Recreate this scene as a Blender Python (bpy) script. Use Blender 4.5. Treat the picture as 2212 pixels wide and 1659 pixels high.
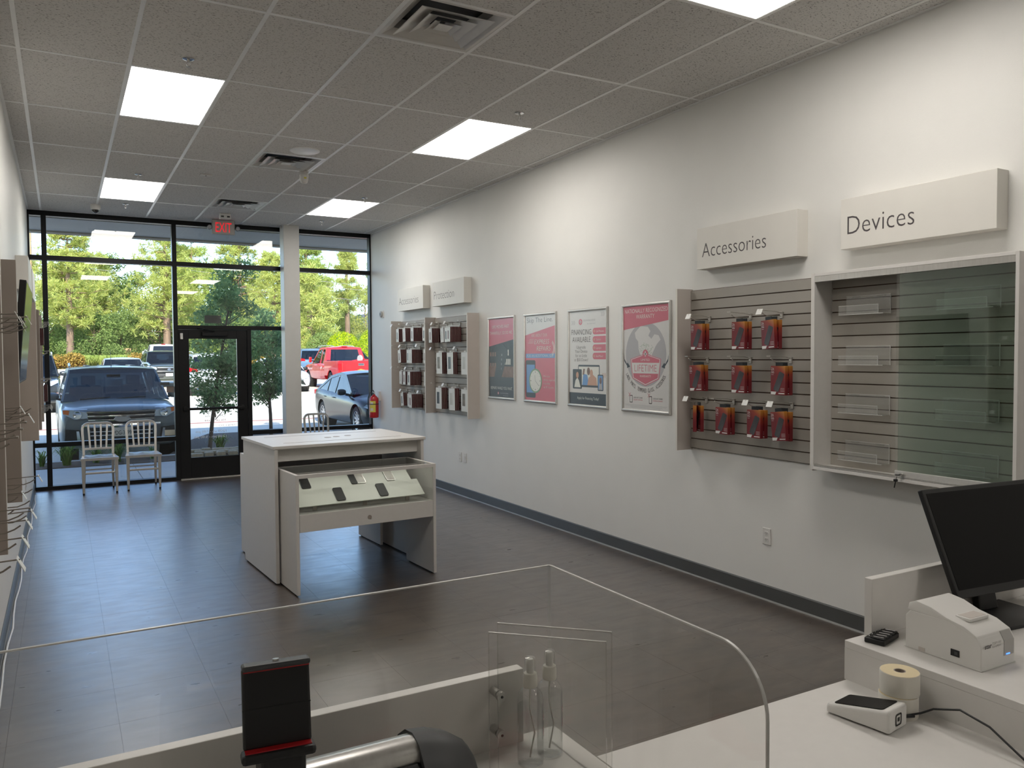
import bpy, bmesh, math, random
from mathutils import Matrix, Vector, Euler, Quaternion
D = bpy.data
SC = bpy.context.scene
COL = SC.collection
for o_ in list(D.objects):
    D.objects.remove(o_)
PI = math.pi

# ---------------------------------------------------------------- camera
F, YAW, PITCH, ROLL, CAMZ = 1723.367, 0.51368, -0.03529, -0.006156, 1.6978
XR, XL, YS, YB, H = 4.2106, -0.3416, 11.90, -3.0, 3.5867
M0, RA, T = -0.1873, 5.7526, 0.6096
cy_, sy_, cp_, sp_ = math.cos(YAW), math.sin(YAW), math.cos(PITCH), math.sin(PITCH)
FW = Vector((sy_*cp_, cy_*cp_, sp_))
R0 = Vector((cy_, -sy_, 0))
U0 = R0.cross(FW)
RT = math.cos(ROLL)*R0 + math.sin(ROLL)*U0
UP = -math.sin(ROLL)*R0 + math.cos(ROLL)*U0
CAM = Vector((0, 0, CAMZ))
cam_d = D.cameras.new('camera')
cam_d.sensor_fit = 'HORIZONTAL'
cam_d.sensor_width = 36.0
cam_d.lens = 36.0*F/2212.0
cam_d.clip_start = 0.02
cam_d.clip_end = 1000
cam = D.objects.new('camera', cam_d)
COL.objects.link(cam)
cam.matrix_world = Matrix(((RT.x, UP.x, -FW.x, 0), (RT.y, UP.y, -FW.y, 0), (RT.z, UP.z, -FW.z, CAMZ), (0, 0, 0, 1)))
SC.camera = cam


def ray(px, py):
    return FW + RT*((px-1106)/F) - UP*((py-829.5)/F)


def onx(px, py, X):
    d = ray(px, py)
    return CAM + d*(X/d.x)


def ony(px, py, Y):
    d = ray(px, py)
    return CAM + d*(Y/d.y)


def onz(px, py, Z):
    d = ray(px, py)
    return CAM + d*((Z-CAMZ)/d.z)


# ---------------------------------------------------------------- light
LAMP = 12.8            # emission of the ceiling panels
SKY = 0.56
SUN = 9.2
SC.view_settings.view_transform = 'Standard'
SC.view_settings.look = 'None'
SC.view_settings.exposure = 0.0
SC.view_settings.gamma = 1.0
SC.view_settings.use_curve_mapping = False
SC.cycles.max_bounces = 8
SC.cycles.diffuse_bounces = 4
SC.cycles.glossy_bounces = 3
SC.cycles.transmission_bounces = 4
SC.cycles.transparent_max_bounces = 16
SC.cycles.sample_clamp_indirect = 4.0
SC.cycles.caustics_reflective = False
SC.cycles.caustics_refractive = False
SUN_ELEV, SUN_AZ = math.radians(35), math.radians(14)   # the sun stands behind the shop
world = D.worlds.new('world')
SC.world = world
world.use_nodes = True
wn = world.node_tree
wn.nodes.clear()
sky = wn.nodes.new('ShaderNodeTexSky')
sky.sky_type = 'NISHITA'
sky.sun_disc = False
sky.sun_elevation = SUN_ELEV
sky.sun_rotation = PI + SUN_AZ
sky.air_density = .75
sky.dust_density = .15
sky.ozone_density = 1.6
bg = wn.nodes.new('ShaderNodeBackground')
bg.inputs[1].default_value = SKY
wo = wn.nodes.new('ShaderNodeOutputWorld')
wn.links.new(sky.outputs[0], bg.inputs[0])
wn.links.new(bg.outputs[0], wo.inputs[0])
sl = D.lights.new('sun', 'SUN')
sl.energy = SUN
sl.angle = 0.009
sl.color = (1.0, 0.93, 0.80)
sun = D.objects.new('sun', sl)
COL.objects.link(sun)
sdir = Vector((math.sin(SUN_AZ)*math.cos(SUN_ELEV), math.cos(SUN_AZ)*math.cos(SUN_ELEV), -math.sin(SUN_ELEV)))
sun.rotation_euler = sdir.to_track_quat('-Z', 'Y').to_euler()
sun.location = (0, -20, 20)


# ---------------------------------------------------------------- materials
def lin(h):
    if not isinstance(h, str):
        return tuple(h)
    out = []
    for i in (0, 2, 4):
        c = int(h[i:i+2], 16)/255
        out.append(c/12.92 if c <= .04045 else ((c+.055)/1.055)**2.4)
    return tuple(out)


MATS = {}


def mat(name, col, rough=.5, metal=0., var=0., vs=8., bump=0., bs=200., spec=.5, coat=0., stretch=(1, 1, 1), emit=0., alpha=None, sub=0.):
    if name in MATS:
        return MATS[name]
    m = D.materials.new(name)
    m.use_nodes = True
    nt = m.node_tree
    b = nt.nodes['Principled BSDF']
    c = lin(col)
    b.inputs['Base Color'].default_value = (*c, 1)
    b.inputs['Roughness'].default_value = rough
    b.inputs['Metallic'].default_value = metal
    b.inputs['Specular IOR Level'].default_value = spec
    b.inputs['Coat Weight'].default_value = coat
    b.inputs['Coat Roughness'].default_value = .03
    if emit:
        b.inputs['Emission Color'].default_value = (*c, 1)
        b.inputs['Emission Strength'].default_value = emit
    if var or bump:
        tc = nt.nodes.new('ShaderNodeTexCoord')
        mp = nt.nodes.new('ShaderNodeMapping')
        mp.inputs['Scale'].default_value = stretch
        nt.links.new(tc.outputs['Object'], mp.inputs['Vector'])
    if var:
        n = nt.nodes.new('ShaderNodeTexNoise')
        n.inputs['Scale'].default_value = vs
        n.inputs['Detail'].default_value = 5
        nt.links.new(mp.outputs[0], n.inputs['Vector'])
        r = nt.nodes.new('ShaderNodeValToRGB')
        r.color_ramp.elements[0].position = .3
        r.color_ramp.elements[1].position = .7
        r.color_ramp.elements[0].color = (*[max(0, x*(1-var)) for x in c], 1)
        r.color_ramp.elements[1].color = (*[min(1, x*(1+var)) for x in c], 1)
        nt.links.new(n.outputs[0], r.inputs[0])
        nt.links.new(r.outputs[0], b.inputs['Base Color'])
    if bump:
        n2 = nt.nodes.new('ShaderNodeTexNoise')
        n2.inputs['Scale'].default_value = bs
        n2.inputs['Detail'].default_value = 2
        nt.links.new(mp.outputs[0], n2.inputs['Vector'])
        bp = nt.nodes.new('ShaderNodeBump')
        bp.inputs['Strength'].default_value = bump
        bp.inputs['Distance'].default_value = .002
        nt.links.new(n2.outputs[0], bp.inputs['Height'])
        nt.links.new(bp.outputs[0], b.inputs['Normal'])
    MATS[name] = m
    return m


def thin_glass(name, tint=(1, 1, 1), f0=.04, rough=0., gain=1.0, body=0., body_col=(.8, .8, .8)):
    """Clear sheet: straight-through light plus a Schlick reflection, the same from both sides."""
    m = D.materials.new(name)
    m.use_nodes = True
    nt = m.node_tree
    nt.nodes.clear()
    out = nt.nodes.new('ShaderNodeOutputMaterial')
    lw = nt.nodes.new('ShaderNodeLayerWeight')
    lw.inputs[0].default_value = .5
    pw = nt.nodes.new('ShaderNodeMath'); pw.operation = 'POWER'; pw.inputs[1].default_value = 5
    ml = nt.nodes.new('ShaderNodeMath'); ml.operation = 'MULTIPLY_ADD'
    ml.inputs[1].default_value = (1-f0)*gain
    ml.inputs[2].default_value = f0
    nt.links.new(lw.outputs['Facing'], pw.inputs[0])
    nt.links.new(pw.outputs[0], ml.inputs[0])
    tr = nt.nodes.new('ShaderNodeBsdfTransparent')
    tr.inputs[0].default_value = (*tint, 1)
    gl = nt.nodes.new('ShaderNodeBsdfGlossy')
    gl.inputs['Roughness'].default_value = rough
    mx = nt.nodes.new('ShaderNodeMixShader')
    nt.links.new(ml.outputs[0], mx.inputs[0])
    nt.links.new(tr.outputs[0], mx.inputs[1])
    nt.links.new(gl.outputs[0], mx.inputs[2])
    last = mx
    if body:
        df = nt.nodes.new('ShaderNodeBsdfDiffuse')
        df.inputs[0].default_value = (*body_col, 1)
        m2 = nt.nodes.new('ShaderNodeMixShader')
        m2.inputs[0].default_value = body
        nt.links.new(mx.outputs[0], m2.inputs[1])
        nt.links.new(df.outputs[0], m2.inputs[2])
        last = m2
    nt.links.new(last.outputs[0], out.inputs[0])
    MATS[name] = m
    return m


def leaf_mat(name, c1, c2, trans=.35, c3=None):
    m = D.materials.new(name)
    m.use_nodes = True
    nt = m.node_tree
    nt.nodes.clear()
    out = nt.nodes.new('ShaderNodeOutputMaterial')
    g = nt.nodes.new('ShaderNodeNewGeometry')
    r = nt.nodes.new('ShaderNodeValToRGB')
    r.color_ramp.elements[0].color = (*lin(c1), 1)
    r.color_ramp.elements[1].color = (*lin(c2), 1)
    if c3:
        e = r.color_ramp.elements.new(.93)
        e.color = (*lin(c2), 1)
        r.color_ramp.elements[-1].color = (*lin(c3), 1)
    nt.links.new(g.outputs['Random Per Island'], r.inputs[0])
    df = nt.nodes.new('ShaderNodeBsdfDiffuse')
    tl = nt.nodes.new('ShaderNodeBsdfTranslucent')
    mx = nt.nodes.new('ShaderNodeMixShader')
    mx.inputs[0].default_value = trans
    nt.links.new(r.outputs[0], df.inputs[0])
    nt.links.new(r.outputs[0], tl.inputs[0])
    nt.links.new(df.outputs[0], mx.inputs[1])
    nt.links.new(tl.outputs[0], mx.inputs[2])
    nt.links.new(mx.outputs[0], out.inputs[0])
    MATS[name] = m
    return m


# surfaces
mat('wall_paint', 'e3e2de', .55, var=.015, vs=3, bump=.25, bs=260)
mat('ceil_frame', 'f2f2f0', .28, spec=.9, var=.03)
mat('plenum', '3a3835', .9, var=.05)
mat('black_alu', '0d0e10', .38, metal=.2, spec=.4, var=.1)
mat('post_white', 'c9c8c4', .45, var=.02)
mat('base_grey', '4b4c4b', .42, var=.05)
mat('base_lip', '777775', .35, var=.05)
mat('white_lam', 'd6d3cf', .38, var=.015, vs=30)
mat('white_edge', 'b7ada2', .5, var=.03)
mat('sign_white', 'dfdcd5', .5, var=.012)
mat('fin_grey', 'c2bab3', .5, var=.02)
mat('fin_dark', '9a8f86', .5, var=.02)
mat('slat_grey', '9c978f', .5, var=.025, vs=12)
mat('slat_dark', '7a736a', .5, var=.025, vs=12)
mat('groove', '4c392c', .7, var=.1)
mat('letter_grey', '4c4748', .6)
mat('letter_faint', '8b8683', .6)
mat('alu', 'd3d2ce', .34, metal=.5, var=.04, vs=60)
mat('chrome', 'd8d9da', .12, metal=1, var=.02)
mat('brushed', 'c9c7c3', .3, metal=.9, var=.06, vs=90, stretch=(1, 1, .1))
mat('wire', 'c0bdb6', .3, metal=.7, var=.03)
mat('wire_dark', '8f877d', .35, metal=.6, var=.04)
mat('tag_white', 'dcdcd8', .4, var=.01)
mat('plastic_white', 'dad8d4', .38, var=.012)
mat('plastic_black', '0d0d0e', .45, var=.1)
mat('plastic_grey', '3b3c3d', .5, var=.05)
mat('plastic_red', 'a01218', .4, var=.05)
mat('screen_black', '0a0a0b', .16, spec=.6, var=.1)
mat('screen_off', '060606', .35, spec=.15, var=.1)
mat('rubber', '151515', .7, var=.1)
mat('paper_white', 'd5d3cd', .45, var=.01)
mat('poster_white', 'cfcdca', .3, var=.01)
mat('poster_red', 'c26a78', .3, var=.02)  # print red paled towards pink: glare on the posters is put into the colour
mat('poster_grey', 'aaa8aa', .32, var=.015)
mat('poster_navy', '3f464d', .3, var=.03)
mat('poster_blue', '6a93c4', .3, var=.02)
mat('poster_green', '7f9b7d', .35)
mat('poster_cream', 'd8d8d0', .35)
mat('poster_brown', '7e675d', .35, var=.25, vs=14)
mat('poster_tan', 'c39c86', .4)
mat('poster_dark', '43484a', .35, var=.25, vs=12)
mat('pack_maroon', '4a1218', .45, var=.08)
mat('pack_white', 'd3d2cc', .42, var=.01)
mat('box_red', '7c1d24', .4, var=.06)
mat('exit_red', 'e0202a', .4, emit=.9)
mat('exit_grey', 'a9a7a3', .5, var=.03)
mat('fire_red', 'b0141c', .3, coat=.4, var=.03)
mat('yellow_label', 'd9cf5a', .5)
mat('diffuser_metal', 'd8d6d1', .3, metal=.15, var=.05)
mat('soffit', 'c5c6c4', .6, var=.02)
mat('stucco', 'bdb2a0', .8, var=.05, bump=.3)
mat('concrete', 'd8d1c2', .8, var=.06, vs=1.2, bump=.2, bs=60)
mat('walk', 'b3b6b8', .75, var=.05, vs=2, bump=.2, bs=80)
mat('mulch', '574a40', .9, var=.4, vs=30, bump=1, bs=60)
mat('red_mulch', '8c5540', .9, var=.3, vs=6)
mat('kerb_red', 'b4655c', .7, var=.1)
mat('stone', 'b6ac98', .8, var=.15, vs=18, bump=.5, bs=40)
mat('bark', '7b6655', .9, var=.3, vs=6, bump=.8, bs=30, stretch=(1, 1, .2))
mat('bark_grey', '665b52', .9, var=.25, vs=20, bump=.6, bs=60, stretch=(1, 1, .2))
mat('pole_wood', 'b79b78', .9, var=.15, vs=5, stretch=(1, 1, .1))
thin_glass('pane_glass', (.97, .985, .975), .05)
thin_glass('case_glass', (.84, .895, .865), .06)
thin_glass('acrylic', (.985, .985, .98), .03, body=.012)
thin_glass('acrylic_holder', (.96, .96, .95), .06, body=.05)
thin_glass('clear_plastic', (.95, .955, .95), .07, gain=.8, body=.03)
mat('acrylic_edge', 'c5c4c0', .25, var=.02)


# ---------------------------------------------------------------- mesh helpers
class MB:
    """Collects shapes; build() links them as one mesh object."""

    def __init__(s):
        s.v, s.f, s.m = [], [], []

    def add(s, vs, fs, mi=0):
        n = len(s.v)
        s.v += [tuple(p) for p in vs]
        for f in fs:
            s.f.append([i+n for i in f])
            s.m.append(mi)
        return s

    def box(s, x0, x1, y0, y1, z0, z1, mi=0):
        vs = [(x, y, z) for z in (z0, z1) for y in (y0, y1) for x in (x0, x1)]
        return s.add(vs, [(0, 2, 3, 1), (4, 5, 7, 6), (0, 1, 5, 4), (2, 6, 7, 3), (0, 4, 6, 2), (1, 3, 7, 5)], mi)

    def quad(s, a, b, c, d, mi=0):
        return s.add([a, b, c, d], [(0, 1, 2, 3)], mi)

    def poly(s, pts, mi=0):
        return s.add(pts, [tuple(range(len(pts)))], mi)

    def prism(s, pts, ax, a, b, mi=0):
        """pts: 2-D outline; ax: axis extruded along ('x','y','z') from a to b."""
        def p(q, t):
            u, w = q
            return (t, u, w) if ax == 'x' else ((u, t, w) if ax == 'y' else (u, w, t))
        n = len(pts)
        vs = [p(q, a) for q in pts]+[p(q, b) for q in pts]
        fs = [tuple(range(n))[::-1], tuple(range(n, 2*n))]+[(i, (i+1) % n, n+(i+1) % n, n+i) for i in range(n)]
        return s.add(vs, fs, mi)

    def rings(s, rs, caps=True, mi=0, closed=True):
        n = len(rs[0])
        vs = [p for r in rs for p in r]
        fs = []
        for k in range(len(rs)-1):
            for i in range(n if closed else n-1):
                j = (i+1) % n
                fs.append((k*n+i, k*n+j, (k+1)*n+j, (k+1)*n+i))
        if caps and closed:
            fs.append(tuple(range(n))[::-1])
            fs.append(tuple(range((len(rs)-1)*n, len(rs)*n)))
        return s.add(vs, fs, mi)

    def tube(s, path, r, n=8, mi=0, caps=True):
        path = [Vector(p) for p in path]
        rr = r if isinstance(r, (list, tuple)) else [r]*len(path)
        rs = []
        ref = None
        for i, p in enumerate(path):
            if i == 0:
                t = path[1]-p
            elif i == len(path)-1:
                t = p-path[i-1]
            else:
                t = (path[i+1]-p).normalized()+(p-path[i-1]).normalized()
            t = t.normalized()
            if ref is None:
                ref = Vector((0, 0, 1)) if abs(t.z) < .9 else Vector((1, 0, 0))
            a = t.cross(ref)
            if a.length < 1e-5:
                a = t.cross(Vector((0, 1, 0)))
            a.normalize()
            b = a.cross(t).normalized()
            ref = b
            rs.append([p+rr[i]*(math.cos(2*PI*k/n)*a+math.sin(2*PI*k/n)*b) for k in range(n)])
        return s.rings(rs, caps, mi)

    def cyl(s, p0, p1, r0, r1=None, n=16, mi=0):
        return s.tube([p0, p1], [r0, r0 if r1 is None else r1], n, mi)

    def lathe(s, prof, n=20, c=(0, 0, 0), mi=0):
        rs = [[(c[0]+r*math.cos(2*PI*k/n), c[1]+r*math.sin(2*PI*k/n), c[2]+z) for k in range(n)] for r, z in prof]
        return s.rings(rs, True, mi)

    def annulus(s, prof, n=36, c=(0, 0, 0), mi=0):
        pr = list(prof)+[prof[0]]
        return s.rings([[(c[0]+r*math.cos(2*PI*k/n), c[1]+r*math.sin(2*PI*k/n), c[2]+z) for k in range(n)] for r, z in pr], False, mi)

    def mesh(s, name, mats, smooth=None, bevel=0., bseg=2, subd=0):
        me = D.meshes.new(name)
        me.from_pydata(s.v, [], s.f)
        if bevel or True:
            bm = bmesh.new()
            bm.from_mesh(me)
            for i, f in enumerate(bm.faces):
                f.material_index = s.m[i]
            bmesh.ops.recalc_face_normals(bm, faces=bm.faces[:]) if len(s.f) < 60000 else None
            if bevel:
                ed = [e for e in bm.edges if len(e.link_faces) == 2 and e.calc_face_angle(0) > .5]
                bmesh.ops.bevel(bm, geom=ed, offset=bevel, segments=bseg, affect='EDGES', profile=.5, clamp_overlap=True)
            bm.to_mesh(me)
            bm.free()
        for m in (mats if isinstance(mats, (list, tuple)) else [mats]):
            me.materials.append(MATS[m] if isinstance(m, str) else m)
        if smooth is not None:
            me.polygons.foreach_set('use_smooth', [True]*len(me.polygons))
            me.set_sharp_from_angle(angle=math.radians(smooth))
        me.update()
        return me

    def build(s, name, mats, parent=None, smooth=None, bevel=0., bseg=2, loc=None, rot=None, subd=0):
        o = put(name, s.mesh(name, mats, smooth, bevel, bseg), parent, loc, rot)
        if subd:
            md = o.modifiers.new('round', 'SUBSURF')
            md.levels = subd
            md.render_levels = subd
        return o


def put(name, me, parent=None, loc=None, rot=None):
    o = D.objects.new(name, me)
    COL.objects.link(o)
    if parent:
        o.parent = parent
    if loc is not None:
        o.location = loc
    if rot is not None:
        o.rotation_euler = rot
    return o


def tag(o, label=None, cat=None, group=None, kind=None):
    if label:
        o['label'] = label
    if cat:
        o['category'] = cat
    if group:
        o['group'] = group
    if kind:
        o['kind'] = kind
    return o


def thing(name, label, cat, loc=(0, 0, 0), rot=0, group=None, kind=None):
    o = D.objects.new(name, None)
    COL.objects.link(o)
    o.empty_display_size = .05
    o.location = loc
    o.rotation_euler = rot if isinstance(rot, (tuple, list, Euler)) else (0, 0, rot)
    return tag(o, label, cat, group, kind)


def struct(name, label=None, loc=(0, 0, 0)):
    o = thing(name, label, None, loc)
    o['kind'] = 'structure'
    return o


def dup(root, loc=None, rot=None, label=None, group=None):
    r = root.copy()
    COL.objects.link(r)
    if loc is not None:
        r.location = loc
    if rot is not None:
        r.rotation_euler = rot if isinstance(rot, (tuple, list, Euler)) else (0, 0, rot)
    if label:
        r['label'] = label
    if group:
        r['group'] = group
    for ch in list(root.children):
        c = ch.copy()
        COL.objects.link(c)
        c.parent = r
        for g in list(ch.children):
            d = g.copy()
            COL.objects.link(d)
            d.parent = c
    return r


# frames on the walls: local x runs to the reader's side, local y up, local z out of the wall
ROT_R = Matrix(((0, 0, -1), (-1, 0, 0), (0, 1, 0))).to_euler()      # on wall_right, read from the room
ROT_L = Matrix(((0, 0, 1), (1, 0, 0), (0, 1, 0))).to_euler()        # on wall_left
ROT_F = Matrix(((1, 0, 0), (0, 0, -1), (0, 1, 0))).to_euler()       # facing -y
ROT_B = Matrix(((-1, 0, 0), (0, 0, 1), (0, 1, 0))).to_euler()       # facing +y


def text(s, parent, m, x0, x1, y, cap, z=.001, name='lettering', thin=0., rot=None, shear=0., xmid=None, mirror=False, solid=0.):
    """Letters fitted between x0 and x1 on baseline y with height cap."""
    cu = D.curves.new(name, 'FONT')
    cu.body = s
    cu.size = 1
    cu.resolution_u = 3
    cu.offset = -thin
    cu.shear = shear
    cu.extrude = solid
    ob = D.objects.new(name, cu)
    COL.objects.link(ob)
    me = D.meshes.new_from_object(ob)
    D.objects.remove(ob)
    if not len(me.vertices):
        return None
    xs = [v.co.x for v in me.vertices]
    a, b = min(xs), max(xs)
    top = .73
    w = (x1-x0)/(b-a) if x1 is not None else cap/top
    for v in me.vertices:
        v.co.x = x0+(v.co.x-a)*w
        v.co.y = y+v.co.y*cap/top
        v.co.z = z+v.co.z
        if mirror:
            v.co.x = x0+x1-v.co.x
    me.materials.clear()
    me.materials.append(MATS[m])
    return put(name, me, parent)


def circ(cx, cy, r, n=24, z=0., ry=None, a0=0., a1=2*PI):
    ry = r if ry is None else ry
    full = abs(a1-a0-2*PI) < 1e-6
    return [(cx+r*math.cos(a0+(a1-a0)*k/(n if full else n-1)), cy+ry*math.sin(a0+(a1-a0)*k/(n if full else n-1)), z) for k in range(n)]


def rrect(x0, x1, y0, y1, r, n=5, z=None):
    pts = []
    for cx, cy, a in ((x1-r, y1-r, 0), (x0+r, y1-r, PI/2), (x0+r, y0+r, PI), (x1-r, y0+r, 1.5*PI)):
        for k in range(n):
            t = a+PI/2*k/(n-1)
            p = (cx+r*math.cos(t), cy+r*math.sin(t))
            pts.append(p if z is None else (*p, z))
    return pts


# ---------------------------------------------------------------- special materials
def floor_mat():
    m = D.materials.new('vinyl_tile')
    m.use_nodes = True
    nt = m.node_tree
    b = nt.nodes['Principled BSDF']
    g = nt.nodes.new('ShaderNodeNewGeometry')
    mp = nt.nodes.new('ShaderNodeMapping')
    mp.inputs['Scale'].default_value = (1, 2.6, 1)
    nt.links.new(g.outputs['Position'], mp.inputs[0])
    n1 = nt.nodes.new('ShaderNodeTexNoise')
    n1.inputs['Scale'].default_value = 3.2
    n1.inputs['Detail'].default_value = 9
    n1.inputs['Roughness'].default_value = .74
    n1.inputs['Distortion'].default_value = .4
    nt.links.new(mp.outputs[0], n1.inputs['Vector'])
    oi = nt.nodes.new('ShaderNodeObjectInfo')
    r = nt.nodes.new('ShaderNodeValToRGB')
    r.color_ramp.elements[0].position = .36
    r.color_ramp.elements[0].color = (*lin('322820'), 1)
    r.color_ramp.elements[1].position = .72
    r.color_ramp.elements[1].color = (*lin('594c40'), 1)
    nt.links.new(n1.outputs[0], r.inputs[0])
    hs = nt.nodes.new('ShaderNodeHueSaturation')
    mr = nt.nodes.new('ShaderNodeMapRange')
    mr.inputs[3].default_value = .96
    mr.inputs[4].default_value = 1.04
    nt.links.new(oi.outputs['Random'], mr.inputs[0])
    nt.links.new(mr.outputs[0], hs.inputs['Value'])
    nt.links.new(r.outputs[0], hs.inputs['Color'])
    nt.links.new(hs.outputs[0], b.inputs['Base Color'])
    n2 = nt.nodes.new('ShaderNodeTexNoise')
    n2.inputs['Scale'].default_value = 6
    n2.inputs['Detail'].default_value = 6
    nt.links.new(mp.outputs[0], n2.inputs['Vector'])
    m2 = nt.nodes.new('ShaderNodeMapRange')
    m2.inputs[3].default_value = .18
    m2.inputs[4].default_value = .50
    nt.links.new(n2.outputs[0], m2.inputs[0])
    nt.links.new(m2.outputs[0], b.inputs['Roughness'])
    bp = nt.nodes.new('ShaderNodeBump')
    bp.inputs['Strength'].default_value = .04
    bp.inputs['Distance'].default_value = .003
    nt.links.new(n1.outputs[0], bp.inputs['Height'])
    nt.links.new(bp.outputs[0], b.inputs['Normal'])
    b.inputs['Specular IOR Level'].default_value = 1.0
    b.inputs['Coat Weight'].default_value = .9
    b.inputs['Coat Roughness'].default_value = .33
    MATS['vinyl_tile'] = m


def ceil_mat():
    m = D.materials.new('mineral_tile')
    m.use_nodes = True
    nt = m.node_tree
    b = nt.nodes['Principled BSDF']
    b.inputs['Roughness'].default_value = .9
    b.inputs['Specular IOR Level'].default_value = .2
    g = nt.nodes.new('ShaderNodeNewGeometry')
    mp = nt.nodes.new('ShaderNodeMapping')
    mp.inputs['Scale'].default_value = (1, 1.7, 1)
    mp.inputs['Rotation'].default_value = (0, 0, .5)
    nt.links.new(g.outputs['Position'], mp.inputs[0])
    v = nt.nodes.new('ShaderNodeTexNoise')
    v.inputs['Scale'].default_value = 75
    v.inputs['Detail'].default_value = 3
    v.inputs['Roughness'].default_value = .6
    nt.links.new(mp.outputs[0], v.inputs['Vector'])
    r = nt.nodes.new('ShaderNodeValToRGB')
    r.color_ramp.elements[0].position = .33
    r.color_ramp.elements[0].color = (*lin('84827f'), 1)
    r.color_ramp.elements[1].position = .43
    r.color_ramp.elements[1].color = (*lin('dad8d5'), 1)
    nt.links.new(v.outputs[0], r.inputs[0])
    nt.links.new(r.outputs[0], b.inputs['Base Color'])
    bp = nt.nodes.new('ShaderNodeBump')
    bp.inputs['Strength'].default_value = .5
    bp.inputs['Distance'].default_value = .004
    nt.links.new(r.outputs[0], bp.inputs['Height'])
    nt.links.new(bp.outputs[0], b.inputs['Normal'])
    MATS['mineral_tile'] = m


def lamp_mat():
    m = D.materials.new('lamp_panel')
    m.use_nodes = True
    nt = m.node_tree
    nt.nodes.clear()
    o = nt.nodes.new('ShaderNodeOutputMaterial')
    e = nt.nodes.new('ShaderNodeEmission')
    e.inputs[0].default_value = (1, .95, .885, 1)
    e.inputs[1].default_value = LAMP
    nt.links.new(e.outputs[0], o.inputs[0])
    MATS['lamp_panel'] = m


floor_mat()
ceil_mat()
lamp_mat()

# ================================================================ the room
tw = .4465
mat('grout', '3a322a', .6, var=.1)
fl = struct('floor')
MB().box(XL, XR, YB, YS+.1, -.12, -.003).build('slab', 'grout', fl)
MB().box(XL, XR, YB, 2.27, -.003, 0).build('tile_field', 'vinyl_tile', fl)
gx = [XL]+[x for x in [-.25+tw*k for k in range(0, 11)] if XL+.02 < x < XR-.02]+[XR]
gy = [2.27]+[4.53-tw*5+tw*k for k in range(1, 40) if 2.29 < 4.53-tw*5+tw*k < YS-.05]+[YS-.02]
full = MB().box(.0004, tw-.0004, .0004, tw-.0004, -.003, 0).mesh('tile', 'vinyl_tile')
for i in range(len(gx)-1):
    for j in range(len(gy)-1):
        w, d = gx[i+1]-gx[i], gy[j+1]-gy[j]
        if abs(w-tw) < .001 and abs(d-tw) < .001:
            me = full
        else:
            me = MB().box(.0004, w-.0004, .0004, d-.0004, -.003, 0).mesh('tile', 'vinyl_tile')
        put('tile', me, fl, (gx[i], gy[j], 0))

tag(MB().box(XR, XR+.15, YB-.15, YS+.1, -.12, H+.4).build('wall_right', 'wall_paint'), kind='structure')
tag(MB().box(XL-.15, XL, YB-.15, YS+.1, -.12, H+.4).build('wall_left', 'wall_paint'), kind='structure')
tag(MB().box(XL, XR, YB-.15, YB, -.12, H+.4).build('wall_back', 'wall_paint'), kind='structure')
for nm, s, x in (('baseboard_right', -1, XR), ('baseboard_left', 1, XL)):
    b = struct(nm)
    MB().prism([(x, 0.006), (x+s*.011, 0.006), (x+s*.009, .098), (x+s*.004, .105), (x, .105)], 'y', 1.6, YS-.03).build('cove_strip', 'base_grey', b)
    MB().prism([(x, 0), (x+s*.018, 0), (x+s*.015, .005), (x+s*.011, .010), (x, .012)], 'y', 1.6, YS-.03).build('toe', 'base_lip', b)

ce = struct('ceiling')
MB().box(XL, XR, YB, YS+.1, H+.12, H+.2).build('deck', 'plenum', ce)
cx = [XL]+[M0+T*k for k in range(8)]+[XR]
cyy = [RA+2*T*k for k in range(-7, 6)]
lights = {(5, -6), (1, -3), (5, -3), (1, 0), (5, 0), (1, 3), (5, 3)}  # the rearmost panel is unseen, added to brighten the printer front
vents = {(3, -2), (3, 1), (3, 3), (3, -5)}
tmesh = {}


def ctile(x0, x1, y0, y1):
    k = (round(x1-x0, 3), round(y1-y0, 3))
    if k not in tmesh:
        tmesh[k] = MB().box(.009, k[0]-.009, .009, k[1]-.009, .004, .02).mesh('tile', 'mineral_tile')
    put('tile', tmesh[k], ce, (x0, y0, H))


for i in range(len(cx)-1):
    for k in range(-7, 5):
        y0, y1 = RA+2*T*k, RA+2*T*(k+1)
        if (i-1, k) in lights:
            continue
        if (i-1, k) in vents:
            ctile(cx[i], cx[i+1], y0, y0+T)
            continue
        ctile(cx[i], cx[i+1], y0, y1)
for x in cx[1:-1]:
    MB().box(x-.012, x+.012, YB, RA+10*T, H, H+.012).build('tee', 'ceil_frame', ce)
for y in cyy:
    MB().box(XL, XR, y-.012, y+.012, H+.0006, H+.0115).build('tee', 'ceil_frame', ce)
for (i, k) in vents:
    y = RA+2*T*k+T
    MB().box(M0+T*i+.012, M0+T*(i+1)-.012, y-.012, y+.012, H+.0006, H+.0115).build('tee', 'ceil_frame', ce)
for x0, x1 in ((XL, XL+.022), (XR-.022, XR)):
    MB().box(x0, x1, YB, YS-.05, H-.001, H+.012).build('wall_angle', 'ceil_frame', ce)

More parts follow.
